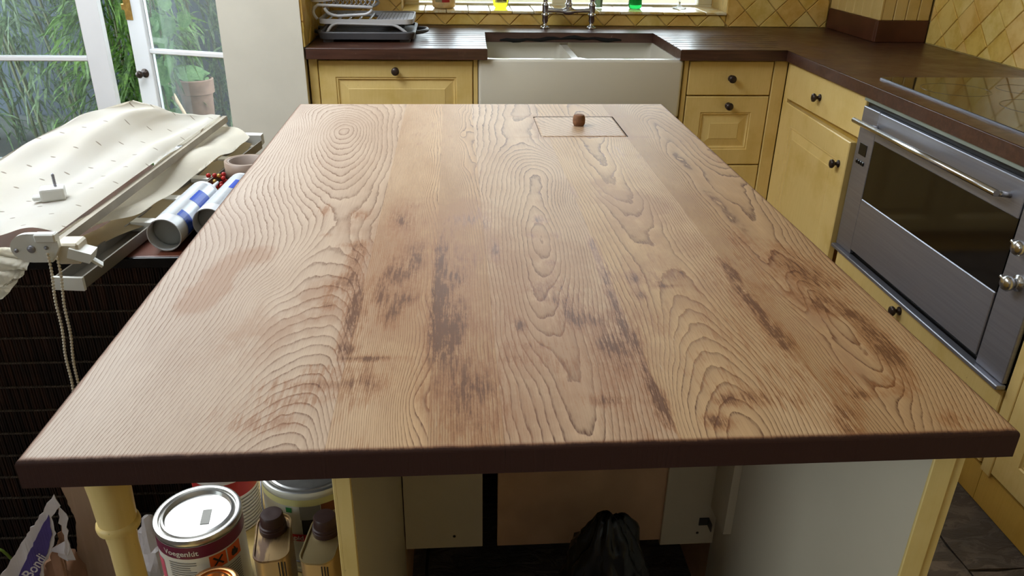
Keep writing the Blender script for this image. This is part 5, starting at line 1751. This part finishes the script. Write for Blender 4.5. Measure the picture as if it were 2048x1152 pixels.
# place it between the leg and the sack, leaning on the chest
tag(cdb, 'grey-brown cardboard sheet leaning behind the torn sack', 'cardboard')
bm = BM()
bmesh.ops.create_icosphere(bm, subdivisions=4, radius=1.0)
for v in bm.verts:
    p = v.co.copy()
    s = 1 + .22 * mnoise.noise(p * 2.2) + .16 * abs(mnoise.noise(p * 5))
    v.co = Vector((p.x * .062 * s, p.y * .055 * s, max(.002, .175 + p.z * .17 * s)))
pl = obj('plastic_bag', bm, plain('crumpled_white_plastic', C(220, 214, 216), .4, var=.06, bump=.5, bscale=45))
pl.location = (-.565, 1.165, 0.001)
tag(pl, 'crumpled white plastic bag on the floor behind the turned leg', 'bag')
bm = BM()
tube(bm, arc((-.99, 1.225, .27), (-.93, 1.215, .25), (-.900, 1.222, .235), 6) + arc((-.896, 1.222, .232), (-.885, 1.23, .20), (-.865, 1.24, .10), 6) + [(-.86, 1.24, .004)], .0028, 6)
gs = obj('green_strap', bm, plain('green_plastic_strap', C(120, 150, 60), .5))
tag(gs, 'thin green plastic strap beside the torn paper sack', 'strap')

# ------------------------------------------------------------------ the garden outside
M['paving'] = plain('garden_paving', C(54, 58, 56), .9, var=.15, scale=8, bump=.3)
M['gwall'] = plain('slate_garden_fence', C(58, 68, 78), .9, var=.18, scale=5, bump=.3, bscale=20)
struct('garden_ground', bxm(-9, 7, 4.10, 11, -.20, -.06), M['paving'])
gw = struct('garden_wall', bxm(-5.2, -.55, 6.10, 6.25, -.06, -.05), M['gwall'])
for i in range(31):
    obj('fence_board', bxm(-5.2 + i * .15 + .002, -5.2 + (i + 1) * .15 - .002, 6.10, 6.125, -.05, 2.05, .003), M['gwall'], gw, local=False)


struct('wall_outside', bxm(-.5, 4.2, 5.30, 5.45, -.06, .95), plain('pale_stone_render', C(158, 152, 124), .9, var=.05))


def leafmat(name, a, b, tr=.35):
    t = NT(name)
    nz = t.noise(t.obj(), 3.0, 4, .7)
    n2 = t.noise(t.obj(), 40.0, 2, .7)
    c = t.mix(t.rng(t.math('ADD', t.math('MULTIPLY', nz, .5), t.math('MULTIPLY', n2, .5)), .36, .62), a, b)
    t.base(c, .4, 0, .35)
    tl = t.n('ShaderNodeBsdfTranslucent')
    t.t.links.new(c, tl.inputs[0])
    mx = t.n('ShaderNodeMixShader')
    mx.inputs[0].default_value = tr
    t.t.links.new(t.b.outputs[0], mx.inputs[1])
    t.t.links.new(tl.outputs[0], mx.inputs[2])
    t.t.links.new(mx.outputs[0], t.out.inputs[0])
    return t.m


M['bamleaf'] = leafmat('bamboo_leaf', C(40, 64, 42), C(104, 128, 88))
M['bamleaf2'] = leafmat('bright_bamboo_leaf', C(30, 62, 22), C(98, 138, 56))
M['heartleaf'] = leafmat('heart_leaf', C(66, 108, 62), C(120, 158, 100), .3)
M['culm'] = plain('bamboo_culm', C(78, 84, 52), .4, var=.25, scale=14)


def blade(V, F, base, d, side, L, wd, droop):
    n = len(V)
    d = d.normalized()
    side = (side - d * side.dot(d)).normalized()
    g = Vector((0, 0, -1))
    p0 = base
    p1 = base + d * L * .35 + g * droop * L * .10
    p2 = base + d * L * .70 + g * droop * L * .32
    p3 = base + d * L + g * droop * L * .62
    V.extend([p0, p1 + side * wd * .5, p1 - side * wd * .5, p2 + side * wd * .38, p2 - side * wd * .38, p3])
    F.extend([(n, n + 1, n + 2), (n + 1, n + 3, n + 4, n + 2), (n + 3, n + 5, n + 4)])


def bamboo(x, y, label, culms, nleaf, spread, leaf_m, seed, hmax=2.3, lean=(0, 0), lmin=.10, lmax=.19):
    rn = random.Random(seed)
    o = thing('bamboo', label, 'bamboo', (x, y, -.06), 0, 'bamboo plants along the garden fence')
    V, F = [], []
    for k in range(culms):
        bx_, by_ = rn.uniform(-spread * .5, spread * .5), rn.uniform(-.12, .12)
        lx, ly = lean[0] + rn.uniform(-.10, .10), lean[1] + rn.uniform(-.06, .06)
        h = hmax * rn.uniform(.8, 1.05)
        pts = [(bx_ + lx * (z / 2.0) ** 1.4, by_ + ly * (z / 2.0) ** 1.4, z) for z in np.linspace(0, h, 10)]
        bm = BM()
        tube(bm, pts, [.011 * (1 - .6 * i / 9) for i in range(10)], 7)
        for i in range(1, 9):
            lathe(bm, [(.010 * (1 - .06 * i), -.003), (.0135 * (1 - .06 * i), 0), (.010 * (1 - .06 * i), .003)], 7, Matrix.Translation(pts[i]))
        obj('culm', bm, M['culm'], o)
        for j in range(nleaf // culms // 6):
            z = rn.uniform(.05, h)
            q = Vector((bx_ + lx * (z / 2.0) ** 1.4, by_ + ly * (z / 2.0) ** 1.4, z))
            a = rn.uniform(0, 2 * math.pi)
            out = Vector((math.cos(a), math.sin(a) * .8 - .25, rn.uniform(-.1, .5)))
            tip = q + out * rn.uniform(.08, spread)
            for m_ in range(6):
                d = Vector((out.x * .6 + rn.uniform(-.6, .6), out.y * .6 + rn.uniform(-.5, .3), rn.uniform(-.7, .25)))
                blade(V, F, tip + Vector((rn.uniform(-.04, .04), rn.uniform(-.04, .04), rn.uniform(-.05, .05))), d, Vector((rn.uniform(-1, 1), rn.uniform(-1, 1), rn.uniform(-.3, .3))), rn.uniform(lmin, lmax), rn.uniform(.013, .021), rn.uniform(.3, 1.3))
    me = bpy.data.meshes.new('foliage')
    me.from_pydata([tuple(v) for v in V], [], F)
    fo = obj('foliage', me, leaf_m, o)
    fo['kind'] = 'stuff'
    return o


bamboo(-2.52, 5.15, 'bamboo with dark leaning stems seen through the closed door', 5, 900, .42, M['bamleaf'], 1, lean=(-.30, -.1))
bamboo(-2.22, 5.35, 'bamboo behind the closed door next to its white stile', 4, 800, .40, M['bamleaf'], 2, lean=(-.25, 0))
bamboo(-1.98, 4.95, 'bright leafy bamboo in the gap between the door leaves', 5, 2600, .34, M['bamleaf2'], 3, lmin=.09, lmax=.16)
bamboo(-1.62, 5.65, 'bamboo at the fence behind the terracotta pot', 4, 1300, .42, M['bamleaf'], 4)
bamboo(-1.15, 5.55, 'bamboo at the fence hidden mostly by the cream wall', 4, 1100, .40, M['bamleaf'], 5)
bamboo(-3.05, 5.30, 'bamboo furthest left along the garden fence', 5, 1500, .45, M['bamleaf'], 6, lean=(-.2, 0))

# heart-leaved climber behind the open leaf
hp = thing('climbing_plant', 'climber with broad heart-shaped leaves behind the open door leaf', 'plant', (-1.655, 4.62, -.06))
rn = random.Random(21)
V, F = [], []
out = []
for i in range(16):
    a = math.pi * i / 15
    r_ = (math.sin(a) ** .55) * (1 - .25 * i / 15)
    out.append((r_ * .5, -.12 + i / 15.0 + (.12 * math.cos(a * 1.0) if i < 2 else 0)))
bm = BM()
mid = [bm.verts.new((0, yv, -.06 * (yv - .3) ** 2)) for _, yv in out]
rt = [bm.verts.new((xv, yv - (.10 if i < 3 else 0), .10 * xv - .25 * (yv - .2) ** 2 * .5)) for i, (xv, yv) in enumerate(out)]
lf = [bm.verts.new((-xv, yv - (.10 if i < 3 else 0), .10 * xv - .25 * (yv - .2) ** 2 * .5)) for i, (xv, yv) in enumerate(out)]
for i in range(15):
    bm.faces.new((mid[i], rt[i], rt[i + 1], mid[i + 1]))
    bm.faces.new((mid[i], mid[i + 1], lf[i + 1], lf[i]))
bmesh.ops.remove_doubles(bm, verts=bm.verts, dist=1e-4)
proto = None
for i in range(60):
    x, z = rn.uniform(-.08, .16), rn.uniform(.12, 1.5)
    if z < .7: x = rn.uniform(-.05, .06) if z > .35 else rn.uniform(-.1, .05)
    y = rn.uniform(-.10, .12)
    if proto is None:
        proto = obj('heart_leaf', bm, M['heartleaf'], hp, smooth='all')
        o = proto
    else:
        o = dup(proto, hp)
    s = rn.uniform(.07, .13)
    o.scale = (s, s, s)
    o.location = (x, y, z + .06)
    o.rotation_euler = (math.radians(rn.uniform(-115, -60)), math.radians(rn.uniform(-35, 35)), math.radians(rn.uniform(-50, 50)))
for k in range(3):
    pts = [(.03 * math.sin(z * 5 + k * 2), .04 * k - .04, z) for z in np.linspace(0, 1.6, 9)]
    obj('stem', tub(pts, .005, 6), M['culm'], hp)

pt = thing('plant_pot', 'weathered terracotta pot standing on the garden paving', 'pot', (-1.585, 4.98, -.058))
bm = BM()
lathe(bm, [(0, .0), (.070, .001), (.078, .02), (.095, .40), (.108, .405), (.110, .485), (.100, .49), (.096, .46), (.088, .44), (0, .43)], 30)
obj('pot_body', bm, plain('weathered_terracotta', C(134, 108, 96), .85, var=.2, scale=14, bump=.3), pt, smooth=True)
bm = BM(); lathe(bm, [(.088, .445), (.05, .452), (0, .454)], 20); obj('soil', bm, M['void'], pt)
for i in range(4):
    o = dup(proto, pt)
    o.name = 'heart_leaf'
    s = .20
    o.scale = (s, s * 1.1, s)
    o.location = (-.05 + i * .035, -.02 + i * .02, .46 + .02 * (i % 2))
    o.rotation_euler = (math.radians(-35 + 18 * i), math.radians(20 - 15 * i), math.radians(-60 + 50 * i))
st = obj('garden_stick', tub([(-1.47, 4.75, -.055), (-1.745, 4.80, .56)], .014, 10), plain('bare_wooden_stick', C(206, 180, 152), .7, var=.1))
tag(st, 'pale wooden pole leaning outside behind the open door leaf', 'stick')
